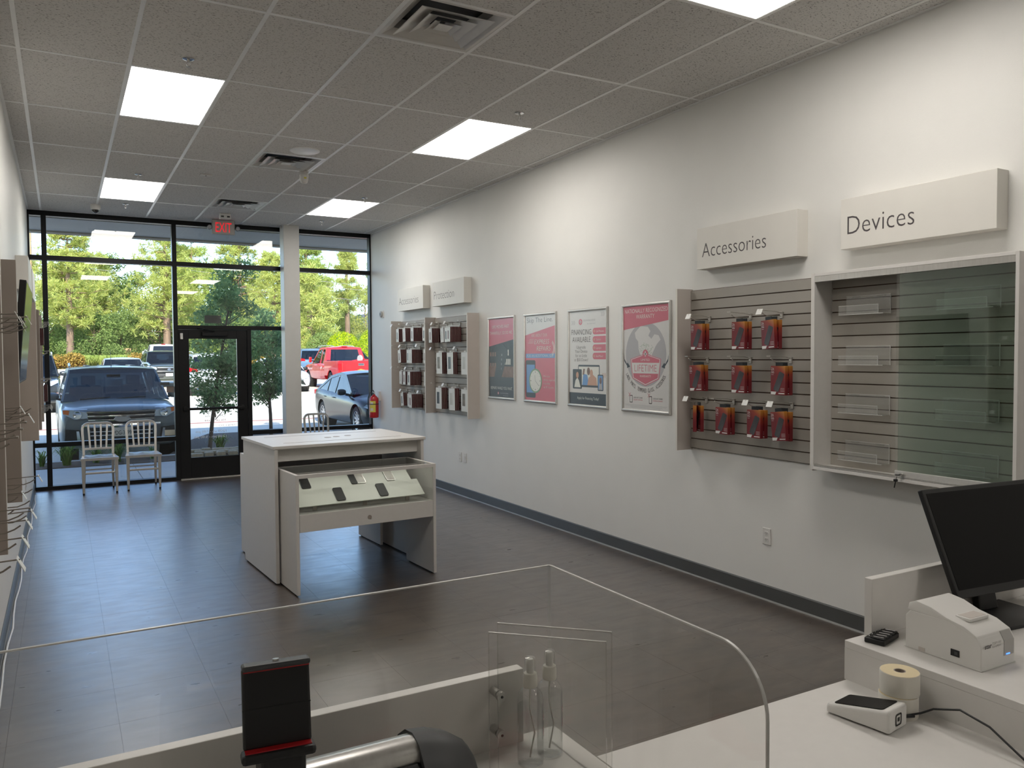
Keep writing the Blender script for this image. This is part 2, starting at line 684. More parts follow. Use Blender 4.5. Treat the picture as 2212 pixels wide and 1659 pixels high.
nl = 0
for (i, k) in sorted(lights):
    x0, y0 = M0+T*i, RA+2*T*k
    near = {3: 'next to the storefront glass', 0: 'halfway down the shop', -3: 'over the slatwall cases', -6: 'added unseen over the staff side'}[k]
    side = 'on the hook wall side' if i == 1 else 'on the poster wall side'
    t = thing('ceiling_light', 'lit ceiling panel %s, %s' % (near, side), 'ceiling light', (x0, y0, H), group='lit ceiling panels')
    MB().box(.014, T-.014, .014, 2*T-.014, .003, .008).build('diffuser', 'lamp_panel', t)
    fr = MB()
    for a0, a1, b0, b1 in ((.012, .017, .012, 2*T-.012), (T-.017, T-.012, .012, 2*T-.012), (.017, T-.017, .012, .017), (.017, T-.017, 2*T-.017, 2*T-.012)):
        fr.box(a0, a1, b0, b1, .0015, .012)
    fr.build('frame', 'ceil_frame', t)

for (i, k) in sorted(vents):
    x0, y0 = M0+T*i, RA+2*T*k+T
    near = {3: 'above the exit sign', 1: 'beside the round speaker grille', -2: 'with no neighbour, midway to the counter', -5: 'above the counter'}[k]
    t = thing('air_diffuser', 'square stepped metal air diffuser in the ceiling %s' % near, 'air vent', (x0+T/2, y0+T/2, H), group='ceiling air diffusers')
    h = T/2-.013

    def fr_cone(r0, z0, r1, z1, th=.004):
        mb = MB()
        rs = []
        for r, z in ((r0, z0), (r1, z1), (r1-.004, z1), (r0-.004, z0-.0)):
            rs.append([(-r, -r, z), (r, -r, z), (r, r, z), (-r, r, z)])
        mb.rings(rs, False)
        return mb
    mb = MB()
    mb.rings([[(-r, -r, z), (r, -r, z), (r, r, z), (-r, r, z)] for r, z in ((h, .001), (h-.02, .001), (h-.075, .03), (h-.08, .09))], False)
    mb.build('outer_pan', 'diffuser_metal', t)
    for r, q in ((.222, .118), (.15, .062), (.085, .02)):
        fr_cone(r, -.012, q, .022).build('louver', 'diffuser_metal', t)
    MB().rings([[(-r, -r, z), (r, -r, z), (r, r, z), (-r, r, z)] for r, z in ((.045, -.010), (.03, -.004))], True).build('centre_plate', 'diffuser_metal', t)
    MB().box(-h+.05, h-.05, -h+.05, h-.05, .085, .09).build('throat', 'plastic_black', t)

# sprinklers and other ceiling fittings
for n_, (px, py, w) in enumerate(((407, 128, 'in front of the big lit panel by the hook wall'), (299, 377, 'in front of the small lit panel by the hook wall'), (271, 441, 'between the lit panel and the dome camera'),
                                (1122, 245, 'in front of the lit panel by the poster wall'), (788, 428, 'in front of the lit panel by the white post'), (695, 478, 'between the lit panel and the white post'))):
    p = onz(px, py, H)
    t = thing('fire_sprinkler', 'sprinkler head %s' % w, 'sprinkler', p, group='ceiling sprinklers')
    MB().lathe([(.0, .004), (.036, .004), (.036, -.001), (.022, -.006), (.012, -.006), (0, -.006)], 20).build('escutcheon', 'chrome', t, 40)
    mb = MB().cyl((0, 0, -.004), (0, 0, -.022), .009, .007, 10)
    mb.tube([(-.006, 0, -.02), (-.013, 0, -.032), (-.004, 0, -.047)], .0022, 6).tube([(.006, 0, -.02), (.013, 0, -.032), (.004, 0, -.047)], .0022, 6)
    mb.build('frame', 'brushed', t, 40)
    MB().lathe([(0, -.047), (.014, -.047), (.014, -.05), (0, -.05)], 12).build('deflector', 'brushed', t)

p = onz(658, 326, H)
t = thing('ceiling_speaker', 'round white ceiling speaker grille beside a square air diffuser', 'speaker', p)
MB().lathe([(0, .004), (.135, .004), (.135, -.002), (.128, -.006), (.122, -.007), (0, -.009)], 40).build('grille', 'ceil_frame', t, 40)
p = onz(445, 378, H)
t = thing('ceiling_sensor', 'small white rectangular sensor plate stuck on a ceiling tile', 'sensor', p)
MB().box(-.06, .06, -.03, .03, -.008, .004).build('plate', 'plastic_white', t, bevel=.004)
MB().lathe([(0, -.008), (.008, -.008), (.006, -.011), (0, -.012)], 10).build('lens', 'plastic_black', t)
p = onz(206, 443, H)
t = thing('dome_camera', 'white dome security camera with dark bubble above the window', 'camera', p)
MB().lathe([(0, .004), (.057, .004), (.06, -.002), (.056, -.05), (.045, -.052), (0, -.052)], 28).build('housing', 'plastic_white', t, 40)
MB().lathe([(.044, -.05), (.043, -.065), (.036, -.082), (.022, -.094), (0, -.098)], 24).build('bubble', 'screen_black', t, 60)
mb = MB()
mb.rings([[(x*r, y*r, z) for x, y in [(math.cos(a*PI/12), math.sin(a*PI/12)) for a in range(24)]] for r, z in ((.047, -.05), (.049, -.058), (.044, -.06), (.043, -.05))], False)
mb.build('ring', 'plastic_white', t, 40)
p = onz(653, 368, H)+Vector((.03, .05, 0))
t = thing('motion_sensor', 'white tapered motion sensor hanging below the ceiling beside the diffuser', 'sensor', p)
MB().lathe([(0, .004), (.045, .004), (.045, -.02), (.04, -.022), (.038, -.032)], 24).build('mount', 'plastic_white', t, 40)
MB().lathe([(.038, -.03), (.047, -.034), (.042, -.085), (.032, -.11), (.018, -.122), (0, -.124)], 24).build('body', 'plastic_white', t, 50)
MB().box(-.012, .012, -.046, -.03, -.078, -.062).build('sticker', 'yellow_label', t)

# ================================================================ storefront
wf = struct('window_1')
fy0, fy1 = YS-.01, YS+.105


def member(x0, x1, z0, z1, name='mullion', par=wf, y0=fy0, y1=fy1):
    return MB().box(x0, x1, y0, y1, z0, z1).build(name, 'black_alu', par, bevel=.002, bseg=1)


def pane(x0, x1, z0, z1, par=wf, y=YS+.05):
    return MB().box(x0-.008, x1+.008, y-.004, y+.004, z0-.008, z1+.008).build('pane', 'pane_glass', par)


member(XL, XR, 3.53, H+.02, 'header')
member(XL, XL+.02, .04, 3.53)
member(-.192, -.134, .04, 3.53)
member(1.355, 1.413, .0, 3.53)
member(2.85, 2.91, .04, 3.53)
member(XR-.022, XR, .04, 3.53)
member(XL+.02, -.192, 2.965, 3.025, 'transom_bar')
member(-.134, 1.355, 2.965, 3.025, 'transom_bar')
member(1.413, 2.85, 2.965, 3.025, 'transom_bar')
member(2.91, XR-.022, 2.965, 3.025, 'transom_bar')
member(1.413, 2.85, 2.093, 2.15, 'door_head')
member(2.335, 2.392, 0, 2.093)
member(XL+.02, -.192, .552, .61, 'rail')
member(-.134, 1.355, .552, .61, 'rail')
member(2.392, 2.85, .58, .64, 'rail')
member(2.91, XR-.022, .59, .645, 'rail')
for a, b in ((XL, 1.355), (2.392, XR)):
    member(a, b, -.01, .045, 'sill', y0=fy0-.01)
for x0, x1, zs in ((XL+.02, -.192, (.045, .552, .61, 2.965, 3.025, 3.53)), (-.134, 1.355, (.045, .552, .61, 2.965, 3.025, 3.53)),
                   (1.413, 2.85, (2.15, 2.965, 3.025, 3.53)), (2.392, 2.85, (.045, .58, .64, 2.093)), (2.91, XR-.022, (.045, .59, .645, 2.965, 3.025, 3.53))):
    for k in range(0, len(zs), 2):
        pane(x0, x1, zs[k], zs[k+1])
dr = struct('door_1')
for a in ((1.415, 1.552, .01, 2.09, 'stile'), (2.195, 2.333, .01, 2.09, 'stile'), (1.552, 2.195, 1.965, 2.09, 'top_rail'), (1.552, 2.195, .01, .297, 'bottom_rail')):
    MB().box(a[0], a[1], YS+.012, YS+.058, a[2], a[3]).build(a[4], 'black_alu', dr, bevel=.002, bseg=1)
pane(1.552, 2.195, .297, 1.965, dr, YS+.035)
MB().box(1.46, 2.28, YS-.03, YS-.008, .965, 1.0).build('push_bar', 'black_alu', dr, bevel=.005)
for x in (1.485, 2.255):
    MB().box(x-.022, x+.022, YS-.02, YS+.012, .95, 1.015).build('bar_bracket', 'black_alu', dr, bevel=.004)
MB().box(1.72, 2.06, YS-.05, YS+.008, 2.0, 2.06).build('closer', 'black_alu', dr, bevel=.008)
MB().tube([(1.9, YS-.03, 2.06), (1.78, YS-.1, 2.085), (1.66, YS-.035, 2.115)], .008, 8).build('closer_arm', 'black_alu', dr)
MB().box(1.44, 1.475, YS-.012, YS+.012, 1.955, 2.04).build('contact_sensor', 'plastic_white', dr, bevel=.004)
MB().box(1.413, 2.335, YS-.03, YS+.12, 0, .012).build('threshold', 'brushed', dr)
# writing on the outer face of the glass, read mirrored from inside
mat('vinyl_grey', '8f8a86', .5)
mat('vinyl_pink', 'c58a8a', .5)
mat('vinyl_white', 'dfe3ea', .5)
eg = Matrix(((1, 0, 0), (0, 0, -1), (0, 1, 0))).to_euler()
lt = D.objects.new('glass_lettering', None)
COL.objects.link(lt)
lt.parent = dr
lt.location = (0, YS+.028, 0)
lt.rotation_euler = ROT_F
for s_, m_, x0, x1, z, c_ in (('CPR - Conroe', 'vinyl_grey', 1.745, 2.022, .858, .032), ('936-647-', 'vinyl_pink', 1.862, 2.03, .795, .032), ('644', 'vinyl_pink', 1.742, 1.812, .795, .032), ('TIMES TO', 'vinyl_white', 1.93, 2.165, .722, .024),
                              ('10:00 am - 7:00 pm', 'vinyl_white', 1.62, 2.03, .64, .035), ('12:00 pm - 5:00 pm', 'vinyl_white', 1.6, 2.03, .565, .035)):
    text(s_, lt, m_, x0, x1, z, c_, 0, mirror=True)

post = struct('column')
MB().box(2.805, 3.03, 11.60, 11.825, 0, H+.02).build('shaft', 'post_white', post, bevel=.006)
MB().lathe([(.0, H), (.016, H), (.016, H-.03), (0, H-.035)], 12, (2.795, 11.7, 0)).build('pipe_stub', 'post_white', post, 40)
MB().lathe([(.0, H), (.016, H), (.016, H-.03), (0, H-.035)], 12, (3.04, 11.7, 0)).build('pipe_stub', 'post_white', post, 40)

# exit sign
p = ony(483, 491, 11.55)
t = thing('exit_sign', 'grey exit sign with red letters and two round emergency lamps', 'exit sign', (p.x, 11.55, p.z), ROT_F)
MB().box(-.15, .15, -.098, .098, -.05, 0).build('housing', 'exit_grey', t, bevel=.008)
text('EXIT', t, 'exit_red', -.105, .105, -.068, .14, .0015)
MB().box(-.06, .06, .098, H-p.z+.002, -.045, -.012).build('canopy', 'plastic_white', t, bevel=.004)
for s_ in (-1, 1):
    l_ = MB().cyl((s_*.185, -.01, -.045), (s_*.185, -.01, .02), .028, .032, 18).build('lamp_head', 'plastic_grey', t, 40)
    MB().lathe([(0, .004), (.027, .004), (.029, 0), (.0, -.002)], 18, (s_*.185, -.01, .02)).build('lens', 'chrome', l_, 40)
    MB().cyl((s_*.145, -.01, -.025), (s_*.162, -.01, -.025), .009, None, 8).build('swivel', 'plastic_grey', t)
p = onz(486, 462, H)
t = thing('smoke_detector', 'small white box detector on the ceiling right above the exit sign', 'detector', p)
MB().box(-.07, .07, -.03, .03, -.07, .004).build('body', 'plastic_white', t, bevel=.01)
for a_ in (-.055, .02):
    MB().box(a_, a_+.035, -.034, -.03, -.05, -.03).build('lens', 'plastic_grey', t)

# dark decal blocks on the glass
t = tag(MB().box(ony(443, 680, YS).x, ony(479, 680, YS).x, YS+.056, YS+.058, ony(460, 698, YS).z, ony(460, 681, YS).z).build('window_decal', 'plastic_grey'), 'dark decal stuck on the glass above the door', 'decal')
t = tag(MB().box(ony(347, 836, YS).x, ony(367, 836, YS).x, YS+.056, YS+.058, ony(350, 832, YS).z, ony(350, 826, YS).z).build('window_decal', 'plastic_grey'), 'thin dark decal strip on the glass above the picture decal', 'decal')
t = tag(MB().box(ony(361, 845, YS).x, ony(377, 845, YS).x, YS+.056, YS+.058, ony(370, 848, YS).z, ony(370, 835, YS).z).build('window_decal', 'poster_brown'), 'small picture decal at the glass edge beside the door', 'decal')
t = tag(MB().box(ony(357, 930, YS).x, ony(379, 930, YS).x, YS+.056, YS+.058, ony(370, 941, YS).z, ony(370, 929, YS).z).build('window_decal', 'pack_white'), 'small white notice stuck low on the glass beside the door', 'decal')

# ================================================================ slatwalls
PITCHZ = .0762


def slatwall(name, label, y0, y1, side, z0=.985, z1=2.185, m='slat_grey', fins=(), dep=.152, finm='fin_grey', group=None, fz=(.972, 2.195)):
    """side +1: on wall_right, -1: on wall_left. Board, slats, and fins at the given y."""
    xw = XR if side > 0 else XL
    t = thing(name, label, 'slatwall', (xw, (y0+y1)/2, z0), group=group)
    a, b = y0-(y0+y1)/2, y1-(y0+y1)/2
    s = -side
    X = lambda d0, d1: (min(s*d0, s*d1), max(s*d0, s*d1))
    q = X(0.001, .012)
    MB().box(q[0], q[1], a, b, 0, z1-z0).build('backing', 'groove', t)
    n = int(round((z1-z0)/PITCHZ))
    pz = (z1-z0)/n
    q = X(.012, .021)
    me = MB().box(q[0], q[1], a, b, .004, pz-.004).mesh('slat', m)
    for k in range(n):
        put('slat', me, t, (0, 0, k*pz))
    for fy in fins:
        c = fy-(y0+y1)/2
        q = X(0.001, dep)
        MB().box(q[0], q[1], c-.009, c+.009, fz[0]-z0, fz[1]-z0, 0).build('fin', [finm], t)
        q = X(dep, dep+.002)
        MB().box(q[0], q[1], c-.009, c+.009, fz[0]-z0, fz[1]-z0).build('edge_band', 'sign_white', t)
    return t


slatwall('slatwall_panel', 'grey slatwall panel hung with red and orange boxes', 3.41, 4.645, 1, fins=(3.40, 4.655))
slatwall('slatwall_panel', 'grey slatwall panel with four rows of maroon packs beside the fire extinguisher', 9.463, 10.65, 1, fins=(10.66,))
slatwall('slatwall_panel', 'grey slatwall panel with big white packs between two tall fins', 8.245, 9.445, 1, fins=(9.454, 8.236))
slatwall('slatwall_panel', 'brown slatwall panel of empty hooks on the wall of the tilted TV', 3.5, 4.73, -1, m='slat_dark', fins=(3.49, 4.74), finm='fin_dark')
slatwall('slatwall_panel', 'brown slatwall panel of empty hooks by the staff end', 2.26, 3.48, -1, m='slat_dark', finm='fin_dark')
slatwall('slatwall_panel', 'brown slatwall panel beyond the tilted TV, next to the storefront corner', 8.245, 9.445, -1, m='slat_dark', fins=(8.236, 9.454), finm='fin_dark')
slatwall('slatwall_panel', 'brown slatwall panel closest to the storefront on the TV wall', 9.463, 10.65, -1, m='slat_dark', fins=(10.66,), finm='fin_dark')


def sign_box(word, label, y0, y1, side, z0=2.325, z1=2.625, dep=.10, m='letter_grey', tx=None, cap=.108, base=.085, group=None):
    xw = XR if side > 0 else XL
    t = thing('sign_box', label, 'sign', (xw, y1 if side > 0 else y0, z0), ROT_R if side > 0 else ROT_L)
    MB().box(0, y1-y0, 0, z1-z0, .001, dep).build('box', 'sign_white', t, bevel=.0015, bseg=1)
    if word:
        text(word, t, m, tx[0], tx[1], base, cap, dep+.0008, thin=.012)
    return t


sign_box('Accessories', 'white box sign reading Accessories beside the Devices sign', 3.567, 4.49, 1, tx=(.055, .665))
sign_box('Devices', 'white box sign reading Devices', 2.316, 3.24, 1, tx=(.048, .478), cap=.115)
sign_box('Accessories', 'white box sign reading Accessories beside the Protection sign', 9.628, 10.52, 1, tx=(.05, .74), m='letter_faint')
sign_box('Protection', 'white box sign reading Protection', 8.415, 9.325, 1, tx=(.05, .64), m='letter_faint')
sign_box(None, 'blank edge-on box sign above the slatwall next to the storefront, on the TV wall', 9.628, 10.52, -1)
sign_box(None, 'blank edge-on box sign above the slatwall beyond the TV', 8.415, 9.325, -1)
sign_box(None, 'box sign above the empty hooks on the TV wall', 3.66, 4.58, -1)


# ---------------------------------------------------------------- hooks and packs
def hook_meshes():
    q = {}
    mb = MB().box(-.011, .011, -.02, .022, .0, .012).box(-.013, .013, .016, .022, .0, .018)
    q['bracket'] = mb.mesh('bracket', 'wire', bevel=.002, bseg=1)
    for nm, m in (('a', 'wire'), ('b', 'wire_dark')):
        for L in (.15, .2, .25):
            q['peg', nm, L] = MB().tube([(0, -.008, .01), (0, -.008, L*.72), (0, .002, L*.86), (0, .014, L*.95)], .0026, 6).mesh('peg', m, 60)
            q['rod', nm, L] = MB().tube([(0, .012, .01), (0, .024, L*.3), (0, .03, L+.012)], .0022, 6).mesh('rod', m, 60)
            q['stub', nm, L] = MB().box(-.016, .016, .027, .033, L+.006, L+.012).mesh('stub', m)
            q['tag', nm, L] = MB().add([(-.024, .036, L+.004), (.024, .036, L+.004), (.024, .0, L+.022), (-.024, .0, L+.022), (-.024, .036, L+.006), (.024, .036, L+.006), (.024, .0, L+.024), (-.024, .0, L+.024)],
                                       [(0, 1, 2, 3), (7, 6, 5, 4), (0, 4, 5, 1), (1, 5, 6, 2), (2, 6, 7, 3), (3, 7, 4, 0)]).mesh('tag', 'tag_white')
    return q


HK = hook_meshes()


def hook(label, y, z, side=1, L=.2, tagged=False, style='a', group=None, rod=True, off=.021):
    xw = XR-off if side > 0 else XL+off
    t = thing('display_hook', label, 'hook', (xw, y, z), ROT_R if side > 0 else ROT_L, group)
    put('bracket', HK['bracket'], t)
    put('peg', HK['peg', style, L], t)
    if rod:
        put('rod', HK['rod', style, L], t)
        put('tag_plate' if tagged else 'tag_holder', HK['tag' if tagged else 'stub', style, L], t)
    return t


# orange and red boxed screen protectors on the near panel
def zagg_mat():
    m = D.materials.new('box_print')
    m.use_nodes = True
    nt = m.node_tree
    b = nt.nodes['Principled BSDF']
    b.inputs['Roughness'].default_value = .38
    tc = nt.nodes.new('ShaderNodeTexCoord')
    sp = nt.nodes.new('ShaderNodeSeparateXYZ')
    nt.links.new(tc.outputs['Object'], sp.inputs[0])
    ad = nt.nodes.new('ShaderNodeMath'); ad.operation = 'MULTIPLY_ADD'
    ad.inputs[1].default_value = .7
    nt.links.new(sp.outputs[0], ad.inputs[0])
    nt.links.new(sp.outputs[1], ad.inputs[2])
    r = nt.nodes.new('ShaderNodeMapRange')
    r.inputs[1].default_value = -.02
    r.inputs[2].default_value = .145
    nt.links.new(ad.outputs[0], r.inputs[0])
    cr = nt.nodes.new('ShaderNodeValToRGB')
    cr.color_ramp.elements[0].position = .28
    cr.color_ramp.elements[0].color = (*lin('6e1a22'), 1)
    cr.color_ramp.elements[1].color = (*lin('bd8430'), 1)
    e = cr.color_ramp.elements.new(.62)
    e.color = (*lin('8c3424'), 1)
    nt.links.new(r.outputs[0], cr.inputs[0])
    nt.links.new(cr.outputs[0], b.inputs['Base Color'])
    MATS['box_print'] = m


zagg_mat()
mat('phone_sheen', '4b4b4e', .25, var=.5, vs=9, stretch=(1, .4, 1))
ZB = {}
ZB['body'] = MB().box(-.061, .061, -.095, .095, -.013, .013).mesh('carton', 'box_print', bevel=.001, bseg=1)
ZB['hang'] = MB().box(-.03, .03, .094, .118, -.001, .001).mesh('hang_tab', 'plastic_black')
mb = MB()
c_, s_ = math.cos(-.42), math.sin(-.42)
mb.prism([((x*c_-y*s_)+.008, (x*s_+y*c_)-.008) for x, y in rrect(-.023, .023, -.066, .066, .01)], 'z', .013, .0137)
ZB['phone'] = mb.mesh('phone_print', 'phone_sheen')
mb = MB()
mb.prism([((x*c_-y*s_)+.001, (x*s_+y*c_)-.008) for x, y in rrect(-.024, .018, -.067, .064, .01)], 'z', .013, .0133)
ZB['edge'] = mb.mesh('phone_edge_print', 'box_red')
ZB['badge'] = MB().prism([(-.058, -.092), (-.022, -.092), (-.012, -.073), (-.058, -.073)], 'z', .013, .0136).mesh('badge_print', 'tag_white')
mb = MB()
for k in range(3):
    mb.box(.022, .054, -.052-.009*k, -.0505-.009*k, .013, .0134)
mb.box(.005, .054, -.087, -.081, .013, .0134)
mb.box(-.055, -.036, .037, .0385, .013, .0134)
ZB['white'] = mb.mesh('small_print', 'tag_white')
zt = D.objects.new('z', None)
a = text('ZA', zt, 'tag_white', -.056, -.032, .068, .017, .0137)
b = text('GG', zt, 'tag_white', -.056, -.032, .047, .017, .0137)
ZB['l1'], ZB['l2'] = a.data, b.data
for o_ in (a, b):
    D.objects.remove(o_)
D.objects.remove(zt)
random.seed(4)
rows_ = [(1.958, [(4.433, 0, 0, 1, .2), (4.03, 0, 0, 0, .2), (3.755, .06, -.10, 1, .2)]), (1.656, [(4.455, .06, .05, 0, .2), (4.03, 0, .03, 0, .2), (3.677, 0, 0, 0, .2)]),
         (1.358, [(4.463, 0, -.75, 1, .2), (4.186, 0, .0, 0, .2), (3.876, 0, 0, 1, .2), (3.663, .1, -.05, 1, .2)])]
rn = ['top', 'middle', 'bottom']
for r_, (z, hs) in enumerate(rows_):
    for c_, (y, roll, yaw, tg, L) in enumerate(hs):
        cn = (('by the outer fin', 'in the middle', 'by the glass case') if len(hs) == 3 else ('by the outer fin', 'second from the outer fin', 'second from the glass case', 'by the glass case'))[c_]
        hook('hook holding two red-orange boxes, %s row, %s' % (rn[r_], cn), y, z, 1, L, bool(tg), group='hooks of the near slatwall')
        for k in range(2):
            d = .075+.036*(1-k)+(.01 if tg else 0)
            yw = yaw*(1 if k == 0 else .5)
            t = thing('protector_box', 'red-orange box, %s of the pair, %s row hook %s' % (('front', 'rear')[k], rn[r_], cn), 'box', (XR-.021-d, y-.006*k, z-.008-.122), group='screen protector boxes on the near slatwall')
            q = Matrix(((0, 0, -1), (-1, 0, 0), (0, 1, 0))) @ Euler((0, yw, roll*(1-k))).to_matrix()
            t.rotation_euler = q.to_euler()
            t.location = Vector(t.location)
            for nm, key in (('carton', 'body'), ('hang_tab', 'hang'), ('phone_edge_print', 'edge'), ('phone_print', 'phone'), ('badge_print', 'badge'), ('small_print', 'white'), ('lettering', 'l1'), ('lettering', 'l2')):
                put(nm, ZB[key], t)

# packs on the two far panels
def pack_mesh(w, h, d, art, artm):
    q = {}
    q['sleeve'] = MB().box(-w/2, w/2, -h, 0, -d/2, d/2-.001).mesh('sleeve', 'pack_maroon', bevel=.0012, bseg=1)
    q['front'] = MB().box(-w/2+.001, w/2-.001, -h+.001, -.001, d/2-.001, d/2).mesh('front_card', 'pack_white')
    q['tab'] = MB().box(-w*.16, w*.16, 0, .022, -.001, .001).mesh('hang_tab', 'pack_white')
    q['art'] = MB().prism([(x, y) for x, y in art], 'z', d/2, d/2+.0005).mesh('phone_print', artm)
    return q


mat('art_dark', '2b3138', .3, var=.4, vs=20)
mat('art_pale', 'b9b7ae', .4, var=.1)
mat('art_wine', '6a3a3a', .3, var=.5, vs=20)
mat('art_mixed', '6b5f52', .3, var=.6, vs=25)
PKS = [pack_mesh(.1, .18, .016, rrect(-.022, .006, -.145, -.045, .006), m_) for m_ in ('art_dark', 'art_wine', 'art_pale')]
PKT = [pack_mesh(.175, .265, .016, rrect(-.055, .02, -.2, -.055, .004), m_) for m_ in ('art_pale', 'art_mixed', 'art_dark')]


def pack(label, group, P, y, ztop, d, roll=0., yaw=0., side=1):
    t = thing('hanging_pack', label, 'package', ((XR-.021-d) if side > 0 else XL+.021+d, y, ztop), group=group)
    base = Matrix(((0, 0, -1), (-1, 0, 0), (0, 1, 0))) if side > 0 else Matrix(((0, 0, 1), (1, 0, 0), (0, 1, 0)))
    t.rotation_euler = (base @ Euler((0, yaw, roll)).to_matrix()).to_euler()
    for nm, k in (('sleeve', 'sleeve'), ('front_card', 'front'), ('hang_tab', 'tab'), ('phone_print', 'art')):
        put(nm, P[k], t)
    return t


rows_ = [(2.078, [(10.43, 6, 0), (10.15, 7, .07), (9.86, 7, 0), (9.58, 4, -.03)]), (1.79, [(10.42, 5, .1), (10.14, 4, 0), (9.92, 8, 0), (9.56, 4, 0)]),
         (1.495, [(10.46, 3, 0), (10.2, 6, 0), (9.94, 9, -.03), (9.55, 4, -.02)]), (1.195, [(10.38, 4, .12), (10.13, 4, .04), (9.9, 9, .03), (9.52, 2, .1)])]
random.seed(8)
for r_, (z, hs) in enumerate(rows_):
    rw = ('top', 'second', 'third', 'bottom')[r_]
    for c_, (y, n, roll) in enumerate(hs):
        cn = ('first', 'second', 'third', 'fourth')[c_]
        hook('hook of small maroon packs, %s row, %s from the window' % (rw, cn), y, z+.03, 1, .2, (r_+c_) % 2 == 0, group='hooks of the small packs')
        for k in range(n):
            pack(('front small pack, white-faced, %s row, %s hook from the window' if k == 0 else 'maroon-edged small pack behind the front one, %s row, %s hook from the window') % (rw, cn), '%s row %s stack of small packs' % (rw, cn), PKS[(r_+c_*2) % 3], y-.002*k, z, .018+.0168*(n-1-k) if n > 7 else .03+.0172*(n-1-k), roll)
big = [(2.05, [(9.3, 6, .02, 0), (9.06, 3, .05, 0), (8.9, 4, .02, 0), (8.68, 8, -.02, 0), (8.31, 2, .04, 0)]), (1.745, [(9.1, 3, .02, 1), (8.78, 3, .02, 1), (8.42, 2, 0, 1)]), (1.31, [(9.08, 4, .01, 1), (8.74, 3, .02, 1), (8.43, 2, .0, 1)])]
for r_, (z, hs) in enumerate(big):
    for c_, (y, n, roll, bigp) in enumerate(hs):
        rw = ('top', 'middle', 'bottom')[r_]
        cn = ('first', 'second', 'third', 'fourth', 'fifth')[c_]
        hook('hook of the panel with big packs, %s row, %s from the window' % (rw, cn), y, z+.03, 1, .2, (r_+c_) % 2 == 1, group='hooks of the panel with big packs')
        for k in range(n):
            if bigp:
                pack(('front big white tablet pack, %s row, %s hook from the window' if k == 0 else 'maroon-edged big tablet pack behind the front one, %s row, %s hook from the window') % (rw, cn), '%s row %s stack of big packs' % (rw, cn), PKT[(r_+c_) % 3], y-.003*k, z, .05+.019*(n-1-k), roll)
            else:
                pack(('front small pack above the big white packs, %s hook from the window' if k == 0 else 'maroon-edged small pack in the stack above the big packs, %s hook from the window') % cn, 'top row %s stack above the big packs' % cn, PKS[(c_+1) % 3], y-.002*k, z, .03+.0172*(n-1-k), roll)

# empty hooks on the left wall
ORD = ('first', 'second', 'third', 'fourth', 'fifth', 'sixth', 'seventh')
RW3 = ('top', 'middle', 'bottom')
for r_, (z, ys, tg) in enumerate(((1.80, (2.75, 3.05, 3.33), 1), (1.45, (2.6, 2.9, 3.2), 0), (1.13, (2.5, 2.8, 3.1, 3.35), 1))):
    for k, y in enumerate(ys):
        hook('empty hook of the staff-end panel, %s row, %s from the counter' % (RW3[r_], ORD[k]), y, z, -1, .2, tg and y < 3.2, 'b', 'empty hooks of the staff-end panel')
for r_, (z, ys) in enumerate(((1.83, (3.62, 3.95, 4.25, 4.55)), (1.45, (3.6, 3.8, 4.0, 4.2, 4.4, 4.6)), (1.08, (3.58, 3.75, 3.95, 4.1, 4.3, 4.5, 4.64)))):
    for k, y in enumerate(ys):
        hook('empty hook of the panel before the tilted TV, %s row, %s from the TV' % (RW3[r_], ORD[len(ys)-1-k]), y, z, -1, (.2, .15)[k % 2], k % 3 == 0, 'b', 'empty hooks of the panel before the TV', rod=k % 3 == 0)
for r_, z in enumerate((2.05, 1.75, 1.45, 1.15)):
    for k, y in enumerate((9.62, 9.85, 10.1, 10.35)):
        hook('storefront-end hook on the TV wall, %s row, %s from the window' % (('top', 'second', 'third', 'bottom')[r_], ORD[3-k]), y, z, -1, .2, True, 'a', 'hooks of the storefront-end panel')
for k in range(3):
    pack('maroon pack hanging on the slatwall closest to the storefront, TV wall', 'packs on the TV wall', PKS[1], 9.85+.003*k, 2.02, .12+.0172*(2-k), 0, 0, -1)
for k in range(2):
    pack('small white pack tilted on a hook of the TV wall', 'tilted packs on the TV wall', PKS[2], 9.85+.003*k, 1.42, .16+.0172*(1-k), -.1, 0, -1)

# ---------------------------------------------------------------- tv on a tilted arm
t = thing('television', 'black flat screen television tilted on a wall arm', 'television', (XL, 5.42, 1.84))
tilt = math.radians(5)
mt = Matrix.Translation((.155, 0, 0)) @ Euler((0, tilt, 0)).to_matrix().to_4x4()
def tvb(nm, m, x0, x1, y0, y1, z0, z1, bv=.003):
    o = MB().box(x0, x1, y0, y1, z0, z1).build(nm, m, t, bevel=bv)
    o.matrix_local = mt
    return o
tvb('bezel', 'plastic_black', -.02, .012, -.485, .485, -.275, .275)
tvb('screen', 'screen_black', .012, .0135, -.473, .473, -.262, .265, 0)
tvb('rear_bulge', 'plastic_black', -.05, -.02, -.3, .3, -.2, .12, .012)
MB().box(.002, .014, -.1, .1, -.12, .12).build('wall_plate', 'plastic_black', t)
MB().tube([(.03, 0, 0), (.06, .08, 0), (.11, 0, 0)], .014, 8).build('arm', 'plastic_black', t)

